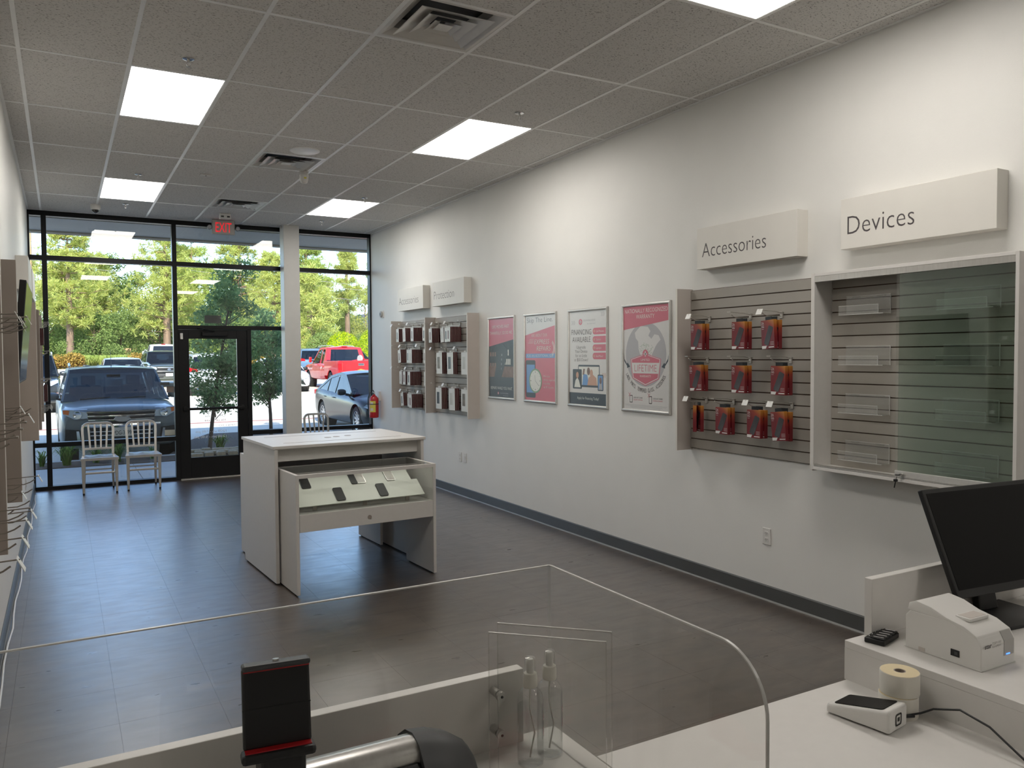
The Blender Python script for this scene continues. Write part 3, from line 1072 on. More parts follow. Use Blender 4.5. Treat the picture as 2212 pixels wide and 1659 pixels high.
# ---------------------------------------------------------------- glass display case
t = thing('display_case', 'white wall case with sliding glass doors over grey slatwall', 'display case', (XR, 2.77, .985))
y0, y1, zt_, dep = -.61, .61, 1.205, .18
MB().box(-.012, -.001, y0, y1, 0, zt_).build('backing', 'groove', t)
n = 16
pz = (zt_-.03)/n
me = MB().box(-.021, -.012, y0+.018, y1-.018, .0035, pz-.0035).mesh('slat', 'slat_grey')
for k in range(n):
    put('slat', me, t, (0, 0, .015+k*pz))
for nm, b_ in (('side_panel', (-dep, -.001, y1-.018, y1, 0, zt_)), ('side_panel', (-dep, -.001, y0, y0+.018, 0, zt_)), ('top_panel', (-dep, -.001, y0+.018, y1-.018, zt_-.018, zt_)), ('bottom_panel', (-dep, -.001, y0+.018, y1-.018, 0, .018))):
    MB().box(*b_).build(nm, 'white_lam', t, bevel=.001, bseg=1)
MB().box(-dep+.002, -dep+.04, y0+.018, y1-.018, zt_-.052, zt_-.018).build('top_track', 'brushed', t)
MB().box(-dep+.002, -dep+.04, y0+.018, y1-.018, .018, .03).build('bottom_track', 'brushed', t)
g = MB().box(-dep+.026, -dep+.031, y0+.02, .058, .03, zt_-.05).build('rear_glass_door', 'pane_glass', t)
tag(g, 'clear glass door slid behind the tinted one')
g = MB().box(-dep+.012, -dep+.017, y0+.02, .03, .03, zt_-.05).build('front_glass_door', 'case_glass', t)
tag(g, 'greenish sliding glass door')
MB().box(-dep+.006, -dep+.02, y0+.02, .045, .018, .062).build('door_shoe', 'alu', g, bevel=.002, bseg=1)
lk = MB().cyl((-dep+.004, -.005, .043), (-dep-.014, -.005, .043), .009, None, 14).build('lock', 'brushed', t, 40)
ky = MB()
ky.box(-dep-.034, -dep-.012, .0025-.005, .005-.005, .040, .046)
ky.lathe([(0, -.002), (.011, -.002), (.011, .002), (0, .002)], 14, (-dep-.035, 0, .043))
ky.build('key', 'plastic_black', lk)
ky = MB().lathe([(0, -.003), (.011, -.002), (.012, .008), (.008, .012), (0, .012)], 12, (-dep-.03, .012, .008))
ky.tube([(-dep-.03, .012, .006), (-dep-.03, .02, -.03)], .0035, 6).tube([(-dep-.035, 0, .036), (-dep-.03, .01, .02)], .0014, 6)
ky.build('spare_key', 'plastic_black', lk)
pq = MB()
pq.box(-.15, .15, 0, .115, 0, .003).box(-.15, .15, 0, .003, .003, .07).box(-.15, .12, 0, .055, .07, .073)
holder_mesh = pq.mesh('acrylic_holder', 'acrylic_holder')
pe = MB()
pe.box(-.15, .15, .113, .1155, 0, .0035).box(.148, .1505, 0, .113, 0, .0035).box(-.15, .12, .053, .0555, .0695, .0735).box(-.15, .15, -.0005, .003, .069, .0735).box(.1185, .1205, 0, .055, .0695, .0735)
edge_mesh = pe.mesh('edge', 'acrylic_edge')
pc = MB().box(-.11, -.06, .104, .112, -.012, .004).box(.06, .11, .104, .112, -.012, .004)
clip_mesh = pc.mesh('clip', 'acrylic_holder')
for r_, zz in enumerate((2.04, 1.74, 1.45, 1.165)):
    for c_, yy in enumerate((3.095, 2.475)):
        s_ = thing('acrylic_tray', 'clear acrylic phone tray in the glass case, %s row %s the tinted door' % (('top', 'second', 'third', 'bottom')[r_], ('clear of', 'behind')[c_]), 'tray', (XR-.034, yy, zz-.11), ROT_R, 'acrylic trays in the glass case')
        put('tray_body', holder_mesh, s_)
        put('edge', edge_mesh, s_)
        put('clip', clip_mesh, s_)


# ---------------------------------------------------------------- framed posters
def poster(label, y0, y1, z0=1.218, z1=2.131):
    t = thing('framed_poster', label, 'poster', (XR, y1, z0), ROT_R)
    w, h = y1-y0, z1-z0
    fw = .026
    prof = [(0, .002), (0, .010), (.006, .017), (.016, .018), (.024, .012), (fw, .006), (fw, .002)]
    for nm, a, b in (('frame_rail', 0, 0), ('frame_rail', 0, 1), ('frame_stile', 1, 0), ('frame_stile', 1, 1)):
        mb = MB()
        L = h if a else w
        rs = []
        for e in (0, 1):
            ring = []
            for u, k in prof:
                s = u if e == 0 else L-u
                c = u if b == 0 else (w if a else h)-u
                ring.append((c, s, k) if a else (s, c, k))
            rs.append(ring)
        mb.rings(rs)
        mb.build(nm, 'alu', t, 50)
    sh = MB().box(fw-.004, w-fw+.004, fw-.004, h-fw+.004, .001, .0045)
    return t, sh, w, h, fw


def P(t, pts, m, z, name='print'):
    return MB().prism(pts, 'z', .0045, .0045+z).build(name, m, t)


def bx(x0, x1, y0, y1):
    return [(x0, y0), (x1, y0), (x1, y1), (x0, y1)]


# 1: hand-held phone in a street
t, sh, w, h, f = poster('framed poster of a dark phone in a street, red top, reading repairs while you wait', 7.38, 8.0)
sh.build('sheet', 'poster_dark', t)
P(t, [(f, h*.64), (w-f, h*.72), (w-f, h-f), (f, h-f)], 'poster_red', .0004)
P(t, bx(f, w-f, f, h*.27), 'poster_navy', .0003)
P(t, bx(f, w-f, h*.27, h*.40), 'poster_brown', .0003)
for k in range(7):
    P(t, bx(w*.62+.035*(k % 4), w*.62+.024+.035*(k % 4), h*.42+.1*(k//4), h*.49+.1*(k//4)), 'poster_cream', .0004)
for k in range(8):
    P(t, bx(w*.08+.04*(k % 4), w*.08+.012+.04*(k % 4), h*.40+.11*(k//4), h*.44+.12*(k//4)), 'poster_tan', .0004)
P(t, [(w*.22, h*.24), (w*.44, h*.19), (w*.74, h*.56), (w*.72, h*.6), (w*.52, h*.68), (w*.42, h*.6)], 'poster_navy', .0007)
for k in range(4):
    P(t, bx(w*.49+.004*k, w*.5+.007*k, h*.36+.05*k, h*.385+.05*k), 'poster_grey', .0009)
text('LIFE MOVES FAST.', t, 'poster_cream', w*.17, w*.8, h*.86, .035, .0053, thin=.006)
text('THANKFULLY, SO DO WE.', t, 'poster_cream', w*.08, w*.9, h*.785, .035, .0053, thin=.006)
text('REPAIRS WHILE YOU WAIT.', t, 'poster_cream', w*.1, w*.9, h*.12, .033, .0053, thin=.006)
P(t, [(w*.35, h*.075), (w*.38, h*.055), (w*.41, h*.075), (w*.38, h*.095)], 'poster_red', .0008)
P(t, bx(w*.365, w*.395, h*.071, h*.079), 'poster_cream', .001)
P(t, bx(w*.375, w*.385, h*.063, h*.087), 'poster_cream', .001)
text('CELLPHONE REPAIR', t, 'poster_grey', w*.45, w*.75, h*.07, .014, .0053)
text('by assurant', t, 'poster_grey', w*.56, w*.74, h*.045, .011, .0053)
# 2: skip the line
t, sh, w, h, f = poster('framed poster reading Skip The Line with a blue phone and a stopwatch', 6.56, 7.195)
sh.build('sheet', 'poster_red', t)
P(t, [(f, h*.755), (w-f, h*.852), (w-f, h-f), (f, h-f)], 'poster_white', .0004)
text('Skip The Line.', t, 'poster_navy', w*.1, w*.88, h*.895, .052, .0053, thin=.012)
text('ASK ABOUT OUR', t, 'poster_cream', w*.24, w*.72, h*.735, .032, .0053, thin=.008)
text('EXPRESS', t, 'poster_cream', w*.33, w*.78, h*.655, .048, .0053, shear=.2, thin=.006)
text('REPAIRS', t, 'poster_cream', w*.4, w*.82, h*.58, .048, .0053, shear=.2, thin=.006)
for k in range(3):
    P(t, bx(w*.14+.012*k, w*.31, h*.667+.017*k, h*.671+.017*k), 'poster_cream', .0005)
for r0 in (.07, .085):
    ring = [(x, y) for x, y, z in circ(w*.80, h*.605, r0, 14, a0=-1.0, a1=1.0)]+[(x, y) for x, y, z in circ(w*.80, h*.605, r0-.006, 14, a0=1.0, a1=-1.0)]
    P(t, ring, 'poster_cream', .0005)
P(t, bx(w*.06, w*.94, h*.5, h*.548), 'poster_blue', .0004)
text('FOR AN ADDITIONAL $20!', t, 'poster_cream', w*.1, w*.9, h*.51, .03, .0053, thin=.006)
P(t, rrect(w*.06, w*.36, h*.055, h*.475, .02), 'poster_navy', .0005)
P(t, bx(w*.085, w*.34, h*.11, h*.425), 'poster_blue', .0008)
c0 = (w*.36, h*.245)
P(t, [(x, y) for x, y, z in circ(*c0, .125, 32)], 'poster_green', .0011)
P(t, [(x, y) for x, y, z in circ(*c0, .108, 32)], 'poster_cream', .0014)
for k in range(12):
    a = k*PI/6
    q = .012 if k % 3 == 0 else .006
    P(t, bx(c0[0]+.09*math.cos(a)-q*.4, c0[0]+.09*math.cos(a)+q*.4, c0[1]+.09*math.sin(a)-q*.5, c0[1]+.09*math.sin(a)+q*.5), 'poster_navy', .0017)
for a, L in ((PI/2+.2, .06), (-.65, .085)):
    dx, dy = math.cos(a), math.sin(a)
    P(t, [(c0[0]-dy*.0015, c0[1]+dx*.0015), (c0[0]+dy*.0015, c0[1]-dx*.0015), (c0[0]+dx*L+dy*.0015, c0[1]+dy*L-dx*.0015), (c0[0]+dx*L-dy*.0015, c0[1]+dy*L+dx*.0015)], 'poster_navy', .0018)
for k, s_ in enumerate(('Have your', 'device repaired', 'in as little', 'as 30 minutes.')):
    text(s_, t, 'poster_cream', w*.61, w*(.8, .94, .8, .91)[k], h*(.29-.04*k), .022, .0053, thin=.006)
# 3: financing
t, sh, w, h, f = poster('framed poster reading Financing Available with devices and a dark foot band', 5.723, 6.365)
sh.build('sheet', 'poster_white', t)
P(t, bx(f, w-f, f, h*.145), 'poster_navy', .0004)
text('Apply for Financing Today!', t, 'poster_cream', w*.24, w*.78, h*.08, .026, .0053, thin=.006)
P(t, [(x, y) for x, y, z in circ(w*.33, h*.865, .028, 24)], 'poster_red', .0004)
P(t, bx(w*.33-.004, w*.33+.004, h*.865-.017, h*.865+.017), 'poster_white', .0007)
P(t, bx(w*.33-.017, w*.33+.017, h*.865-.004, h*.865+.004), 'poster_white', .0007)
text('CELLPHONE REPAIR', t, 'poster_grey', w*.4, w*.7, h*.868, .018, .0053, thin=.006)
text('by assurant', t, 'poster_grey', w*.5, w*.7, h*.838, .013, .0053)
text('FINANCING', t, 'letter_grey', w*.1, w*.6, h*.735, .053, .0053, thin=.012)
text('AVAILABLE', t, 'letter_grey', w*.12, w*.58, h*.66, .053, .0053, thin=.012)
for k, (s_, a, b) in enumerate((('Upgrade', .23, .46), ('Your Device', .19, .5), ('for as Little', .2, .49), ('as $50 Down!', .17, .52))):
    text(s_, t, 'letter_grey', w*a, w*b, h*(.595-.043*k), .03, .0053, thin=.012)
for k, s_ in enumerate(('Cell Phones', 'Tablets', 'Laptops', 'And More!')):
    yy = h*(.765-.082*k)
    P(t, [(x, y) for x, y, z in circ(w*.68, yy, .03, 12, a0=PI/2, a1=1.5*PI)]+[(w-f, yy-.03), (w-f, yy+.03)], 'poster_red', .0005)
    text(s_, t, 'poster_cream', w*.71, w*(.9, .83, .84, .88)[k], yy-.01, .019, .0055, thin=.006)
    P(t, [(x, y) for x, y, z in circ(w*.67, yy, .012, 12)], 'poster_tan', .0008)
P(t, rrect(w*.27, w*.8, h*.205, h*.43, .012), 'poster_navy', .0005)
P(t, bx(w*.285, w*.785, h*.225, h*.412), 'poster_cream', .0008)
P(t, [(w*.37, h*.225), (w*.54, h*.225), (w*.5, h*.33), (w*.4, h*.34)], 'poster_blue', .001)
P(t, [(w*.5, h*.225), (w*.74, h*.225), (w*.72, h*.3), (w*.63, h*.335), (w*.53, h*.3)], 'poster_tan', .0011)
P(t, [(x, y) for x, y, z in circ(w*.53, h*.365, .024, 14, ry=.036)], 'poster_brown', .0012)
P(t, [(x, y) for x, y, z in circ(w*.6, h*.345, .024, 14, ry=.036)], 'poster_tan', .0013)
P(t, [(w*.38, h*.33), (w*.42, h*.33), (w*.44, h*.39), (w*.4, h*.39)], 'poster_brown', .0012)
P(t, rrect(w*.13, w*.36, h*.185, h*.385, .01), 'poster_navy', .0014)
P(t, bx(w*.145, w*.345, h*.195, h*.375), 'poster_dark', .0017)
P(t, [(w*.17, h*.2), (w*.33, h*.2), (w*.29, h*.27), (w*.25, h*.3), (w*.2, h*.27)], 'poster_cream', .002)
P(t, [(x, y) for x, y, z in circ(w*.25, h*.325, .022, 14, ry=.03)], 'poster_tan', .0021)
P(t, rrect(w*.755, w*.885, h*.175, h*.335, .01), 'poster_navy', .0014)
P(t, bx(w*.768, w*.872, h*.185, h*.325), 'poster_blue', .0017)
P(t, [(w*.78, h*.185), (w*.865, h*.185), (w*.85, h*.25), (w*.8, h*.25)], 'poster_grey', .002)
P(t, [(x, y) for x, y, z in circ(w*.825, h*.275, .017, 14, ry=.03)], 'poster_brown', .0021)
for gx_, gy_ in ((.1, .86), (.86, .33), (.83, .93)):
    for k in range(3):
        P(t, [(w*gx_+.02*k, h*gy_+.02), (w*gx_+.006+.02*k, h*gy_+.02), (w*gx_+.016+.02*k, h*gy_), (w*gx_+.006+.02*k, h*gy_-.02), (w*gx_+.02*k, h*gy_-.02), (w*gx_+.01+.02*k, h*gy_)], 'poster_tan' if gy_ < .5 else 'poster_grey', .0005)
# 4: lifetime warranty
t, sh, w, h, f = poster('framed poster of a grey globe reading Nationally Recognized Warranty', 4.887, 5.525)
sh.build('sheet', 'poster_white', t)
P(t, [(f, h*.76), (w-f, h*.83), (w-f, h-f), (f, h-f)], 'poster_red', .0008)
text('NATIONALLY RECOGNIZED', t, 'poster_cream', w*.07, w*.935, h*.912, .036, .0057, thin=.006)
text('WARRANTY', t, 'poster_cream', w*.31, w*.68, h*.857, .036, .0057, thin=.006)
P(t, [(x, y) for x, y, z in circ(w*.5, h*.53, w*.41, 48, ry=h*.292)], 'poster_grey', .0004)
P(t, [(w*.28, h*.73), (w*.4, h*.79), (w*.55, h*.78), (w*.6, h*.74), (w*.56, h*.7), (w*.62, h*.67), (w*.68, h*.71), (w*.76, h*.7), (w*.8, h*.66), (w*.74, h*.63), (w*.7, h*.6), (w*.66, h*.56), (w*.63, h*.53), (w*.64, h*.5), (w*.6, h*.53), (w*.5, h*.54), (w*.44, h*.52), (w*.39, h*.53), (w*.36, h*.58), (w*.35, h*.65), (w*.3, h*.68)], 'poster_white', .0006)
random.seed(3)
dots = MB()
for k in range(90):
    a, r = random.uniform(0, 2*PI), random.random()**.5
    x, y = w*.52+w*.14*r*math.cos(a), h*.585+h*.055*r*math.sin(a)
    dots.box(x-.003, x+.003, y-.002, y+.002, .0051, .0053)
dots.build('print', 'poster_green', t)
hexo = lambda k: [(w*(.5-.31*k), h*(.415+.075*k)), (w*.5, h*(.415+.125*k)), (w*(.5+.31*k), h*(.415+.075*k)), (w*(.5+.27*k), h*(.415-.105*k)), (w*.5, h*(.415-.17*k)), (w*(.5-.27*k), h*(.415-.105*k))]
P(t, hexo(1), 'poster_red', .0009)
P(t, hexo(.955), 'poster_white', .0011)
P(t, hexo(.91), 'poster_red', .0013)
P(t, [(w*.225, h*.455), (w*.775, h*.455), (w*.757, h*.358), (w*.243, h*.358)], 'poster_white', .0016)
text('LIFETIME', t, 'poster_red', w*.275, w*.725, h*.375, .062, .0064, thin=.012)
text('LIMITED', t, 'poster_cream', w*.41, w*.59, h*.472, .019, .0064, thin=.006)
text('WARRANTY', t, 'poster_cream', w*.385, w*.615, h*.323, .02, .0064, thin=.006)
P(t, [(x, y) for x, y, z in circ(w*.5, h*.535, .036, 24)], 'poster_red', .0014)
P(t, [(x, y) for x, y, z in circ(w*.5, h*.535, .031, 24)], 'poster_red', .0016)
P(t, bx(w*.5-.006, w*.5+.006, h*.535-.022, h*.535+.022), 'poster_white', .0019)
P(t, bx(w*.5-.022, w*.5+.022, h*.535-.006, h*.535+.006), 'poster_white', .0019)
for s_ in (-1, 1):
    pts = [(w*.5+s_*w*.455, h*.545), (w*.5+s_*w*.44, h*.49), (w*.5+s_*w*.39, h*.445), (w*.5+s_*w*.37, h*.455), (w*.5+s_*w*.32, h*.418), (w*.5+s_*w*.385, h*.405), (w*.5+s_*w*.385, h*.425), (w*.5+s_*w*.445, h*.47)]
    P(t, pts if s_ > 0 else pts[::-1], 'poster_navy', .001)
arc = 'LABOR, PARTS, TEMPERED GLASS, ACCESSORIES.'
for k, ch in enumerate(arc):
    if ch == ' ':
        continue
    a = math.radians(-160+140*k/(len(arc)-1))
    o = text(ch, None, 'letter_grey', -.0075, .0075 if ch not in 'I,.' else -.003, 0, .034, 0, thin=.006)
    o.parent = t
    o.location = (w*.5+w*.43*math.cos(a), h*.42+h*.235*math.sin(a), .0055)
    o.rotation_euler = (0, 0, math.atan2(h*.235*math.cos(a), -w*.43*math.sin(a)))
for k, (gx_, a_, b_) in enumerate(((.2, 'DOES NOT COVER', 'LIQUID DAMAGE'), (.6, 'DOES NOT COVER', 'PHYSICAL DAMAGE'))):
    P(t, rrect(w*(gx_-.03), w*(gx_+.03), h*.085, h*.155, .006), 'letter_grey', .0004)
    P(t, rrect(w*(gx_-.022), w*(gx_+.022), h*.092, h*.148, .004), 'poster_white', .0007)
    for s_ in (-1, 1):
        P(t, [(w*(gx_-.03)+s_*-.016, h*.16-.016), (w*(gx_-.03)+s_*-.012, h*.16-.016), (w*(gx_-.03)+s_*.016, h*.16+.016), (w*(gx_-.03)+s_*.012, h*.16+.016)], 'poster_red', .001)
    text(a_, t, 'letter_grey', w*(gx_+.055), w*(gx_+.24), h*.128, .012, .0053)
    text(b_, t, 'poster_red', w*(gx_+.055), w*(gx_+.24), h*.108, .012, .0053)
for k in range(4):
    P(t, bx(w*(.07, .09, .18, .2)[k], w*(.93, .91, .84, .8)[k], h*(.066-.009*k), h*(.0685-.009*k)), 'poster_grey', .0004)

# ---------------------------------------------------------------- wall fittings
def outlet(label, y, z, duplex=True, side=1):
    t = thing('wall_outlet' if duplex else 'light_switch', label, 'outlet' if duplex else 'switch', (XR if side > 0 else XL, y, z), ROT_R if side > 0 else ROT_L)
    MB().box(-.036, .036, -.058, .058, .001, .007).build('plate', 'plastic_white', t, bevel=.003)
    if duplex:
        for s_ in (-1, 1):
            r_ = MB().prism(rrect(-.017, .017, s_*.022-.014, s_*.022+.014, .006), 'z', .007, .0095).build('receptacle', 'plastic_white', t)
            mb = MB()
            mb.box(-.008, -.005, s_*.022-.004, s_*.022+.006, .0095, .0098).box(.005, .008, s_*.022-.004, s_*.022+.006, .0095, .0098).box(-.002, .002, s_*.022-.011, s_*.022-.007, .0095, .0098)
            mb.build('slots', 'plastic_black', r_)
    else:
        MB().box(-.011, .011, -.022, .022, .007, .011).build('rocker', 'plastic_white', t, bevel=.003)
    return t


outlet('white duplex outlet on the wall below the slatwall of red boxes', 3.896, .443)
outlet('white duplex outlet beside the blank plate behind the display table', 8.75, .472)
outlet('white blank plate beside an outlet behind the display table', 8.615, .472, False)
outlet('white duplex outlet low on the TV wall', 9.3, .45, True, -1)
p = onx(826, 679, XR)
t = thing('thermostat', 'small round grey thermostat on the wall beside the window', 'thermostat', (XR, p.y, p.z), ROT_R)
MB().prism(rrect(-.055, .055, -.055, .055, .02), 'z', .001, .012).build('plate', 'plastic_white', t)
MB().lathe([(0, .012), (.045, .012), (.045, .03), (.038, .035), (0, .035)], 24).build('dial', 'exit_grey', t, 40)
MB().prism(rrect(-.018, .018, -.018, .018, .004), 'z', .035, .036).build('display', 'plastic_grey', t)

t = thing('fire_extinguisher', 'red fire extinguisher hung on the wall in the window corner', 'extinguisher', (4.115, 11.56, .77))
MB().lathe([(0, 0), (.05, 0), (.068, .008), (.07, .02), (.07, .27), (.064, .30), (.04, .33), (.022, .345), (.02, .36), (0, .36)], 28).build('cylinder', 'fire_red', t, 50)
MB().lathe([(.0705, .05), (.0712, .05), (.0712, .2), (.0705, .2)], 28).build('rim', 'fire_red', t)
lb = MB()
lb.rings([[(.0715*math.cos(a), .0715*math.sin(a), z) for a in [PI+.25+k*.19 for k in range(8)]] for z in (.09, .26)], False, closed=False)
lb.build('label_sheet', 'yellow_label', t)
lb = MB()
for z0_, z1_ in ((.11, .15), (.2, .24)):
    lb.rings([[(.0722*math.cos(a), .0722*math.sin(a), z) for a in [PI+.45+k*.1 for k in range(7)]] for z in (z0_, z1_)], False, closed=False)
lb.build('label_print', 'pack_white', t)
MB().lathe([(.0705, .205), (.073, .205), (.073, .217), (.0705, .217)], 28).build('strap', 'plastic_black', t)
MB().lathe([(0, .355), (.018, .355), (.018, .39), (.012, .4), (0, .4)], 14).build('valve', 'brushed', t, 40)
MB().tube([(0, .0, .395), (-.03, -.05, .42), (-.045, -.085, .41)], [.008, .007, .005], 8).build('lever', 'plastic_black', t)
MB().tube([(0, .0, .38), (-.03, -.05, .38), (-.04, -.08, .36)], [.008, .007, .005], 8).build('carry_handle', 'plastic_black', t)
MB().tube([(.0, .02, .38), (-.05, .04, .38), (-.082, .03, .3), (-.083, .02, .12)], .008, 8).build('hose', 'plastic_black', t)
MB().box(.068, .096, -.03, .03, .26, .4).build('bracket', 'plastic_white', t)

rnd = random.Random(5)
pts = [(XL+.03+.008*math.sin(k*1.7)+rnd.uniform(-.003, .003), 1.9+k*.33, .006) for k in range(30)]
tag(MB().tube(pts, .006, 8).build('floor_cable', 'plastic_white', None, 60), 'white cable lying along the foot of the TV wall', 'cable')

# ================================================================ display table (three nested tables)
KR = math.radians(3.2)
kc = Vector((1.355, 5.985, 0))


def nest(name, label, cat):
    return thing(name, label, cat, kc, KR)


t = nest('display_table', 'tall white display table with a smaller glass-topped table pulled out from under it', 'table')
W_, D_, HT = 1.225, .90, 1.038
MB().box(-.012, W_+.012, -.012, D_+.012, HT-.022, HT).build('table_top', ['white_lam'], t, bevel=.0015, bseg=1)
for x in (0, W_-.026):
    MB().box(x, x+.026, 0, D_, .012, HT-.022).build('side_panel', 'white_lam', t, bevel=.0012, bseg=1)
    MB().box(x+.004, x+.022, .05, D_-.05, 0, .012).build('foot', 'rubber', t)
for y in (.07, D_-.088):
    MB().box(.026, W_-.026, y, y+.018, HT-.125, HT-.022).build('apron', 'white_lam', t)
slot = MB()
for x0, x1, y in ((.12, 1.1, .17), (.12, 1.1, .70)):
    slot.box(x0, x1, y, y+.006, HT, HT+.0012)
tag(slot.build('cable_slot', 'fin_dark', t), kind='stuff')
for x, y in ((.56, .42), (.64, .44), (.75, .47)):
    MB().lathe([(0, 0), (.028, 0), (.028, .0015), (0, .0015)], 18, (x, y, HT)).build('grommet', 'fin_dark', t)

t = nest('glass_top_table', 'lower white pull-out table with glass top, sloped shelves and phones inside', 'table')
a0, a1, d0, d1, hi = .038, 1.142, -.375, .13, .865
for x in (a0, a1-.024):
    MB().box(x, x+.024, d0, d1, .01, hi).build('side_panel', 'white_lam', t, bevel=.0012, bseg=1)
    MB().box(x+.004, x+.02, d0+.05, d1-.05, 0, .01).build('foot', 'rubber', t)
MB().box(a0+.024, a1-.024, d0, d0+.02, hi-.026, hi).build('front_rail', 'white_lam', t)
MB().box(a0+.024, a1-.024, d1-.02, d1, .46, hi).build('rear_panel', 'white_lam', t)
MB().box(a0+.024, a1-.024, d0+.02, d1-.02, hi-.007, hi-.001).build('glass_top', 'pane_glass', t)
MB().box(a0+.024, a1-.024, d0+.006, d0+.01, .58, hi-.026).build('front_glass', 'pane_glass', t)
MB().box(a0+.024, a1-.024, d0+.02, d1-.02, .565, .58).build('case_floor', 'white_lam', t)
fr = MB().box(a0+.026, a1-.026, d0, d0+.018, .455, .58).build('drawer_front', 'white_lam', t, bevel=.001, bseg=1)
MB().lathe([(0, 0), (.015, 0), (.015, .004), (0, .004)], 16).build('lock', 'fin_dark', fr, loc=((a0+a1)/2, d0, .51), rot=(PI/2, 0, 0))
MB().box(a0+.03, a1-.03, d0+.02, d1-.03, .455, .467).build('drawer_bottom', 'white_lam', fr)
mat('shelf_pale', 'd9dad0', .4, var=.01)
for k, (y0, z0, y1, z1) in enumerate(((d0+.045, .625, d0+.19, .725), (d0+.2, .70, d0+.36, .80))):
    dy, dz = y1-y0, z1-z0
    L = math.hypot(dy, dz)
    n_ = (-dz/L*.006, dy/L*.006)
    MB().prism([(y0, z0), (y1, z1), (y1+n_[0], z1+n_[1]), (y0+n_[0], z0+n_[1])], 'x', a0+.035+.02*k, a1-.075-.03*k).build('sloped_shelf', 'shelf_pale', t)
    for x in (a0+.16, a0+.55, a0+.9):
        MB().box(x, x+.03, (y0+y1)/2-.004, (y0+y1)/2+.004, .58, (z0+z1)/2-.004).build('shelf_bracket', 'white_edge', t)
RK = Euler((0, 0, KR)).to_matrix()


def on_shelf(k, u):
    y0, z0, y1, z1 = ((d0+.045, .625, d0+.19, .725), (d0+.2, .70, d0+.36, .80))[k]
    return u, y0, z0, y1, z1


def phone(label, k, u, m='screen_off', w=.07, L=.135, s0=.12, rz=0.):
    u, y0, z0, y1, z1 = on_shelf(k, u)
    dy, dz = y1-y0, z1-z0
    n = math.hypot(dy, dz)
    ang = math.atan2(dz, dy)
    lp = Vector((u, y0+dy*s0-dz/n*.0065, z0+dz*s0+dy/n*.0065))
    t = thing('dummy_phone', label, 'phone', kc+RK @ lp, (RK @ Euler((ang, 0, 0)).to_matrix() @ Euler((0, 0, rz)).to_matrix()).to_euler(), 'dummy phones in the display table')
    MB().prism(rrect(-w/2, w/2, 0, L, .012), 'z', 0, .008).build('body', 'plastic_black' if m == 'screen_off' else 'brushed', t)
    MB().prism(rrect(-w/2+.003, w/2-.003, .003, L-.003, .01), 'z', .008, .0086).build('screen', m, t)
    return t


phone('black dummy phone on the lower sloped shelf, on the drawer keyhole side', 0, a0+.36)
phone('black dummy phone on the lower sloped shelf, further from the tall table edge', 0, a0+.70)
phone('black dummy phone lying alone on the upper sloped shelf', 1, a0+.155, L=.15, s0=.2)
mat('mirror_card', 'a69f95', .3, var=.2, vs=14)
phone('black dummy phone half behind a brownish card on the upper shelf', 1, a0+.53, L=.15, s0=.2, w=.05)
phone('brownish card phone beside the half hidden black phone', 1, a0+.585, 'mirror_card', L=.15, s0=.2)
phone('brownish card phone near the end of the upper shelf', 1, a0+.83, 'mirror_card', L=.15, s0=.2)

t = nest('nesting_table', 'low white nesting table pushed out behind the tall display table', 'table')
b0, b1, e0, e1, hb = .055, 1.165, .72, 1.24, .865
for x in (b0, b1-.024):
    MB().box(x, x+.024, e0, e1, .01, hb).build('side_panel', 'white_lam', t, bevel=.0012, bseg=1)
    MB().box(x+.004, x+.02, e0+.05, e1-.05, 0, .01).build('foot', 'rubber', t)
MB().box(b0+.024, b1-.024, e0, e1, hb-.025, hb).build('table_top', 'white_lam', t)
MB().box(b0+.024, b1-.024, e1-.02, e1, .46, hb-.025).build('drawer_front', 'white_lam', t)
MB().box(b0+.024, b1-.024, e0, e0+.02, .6, hb-.025).build('rear_panel', 'white_lam', t)


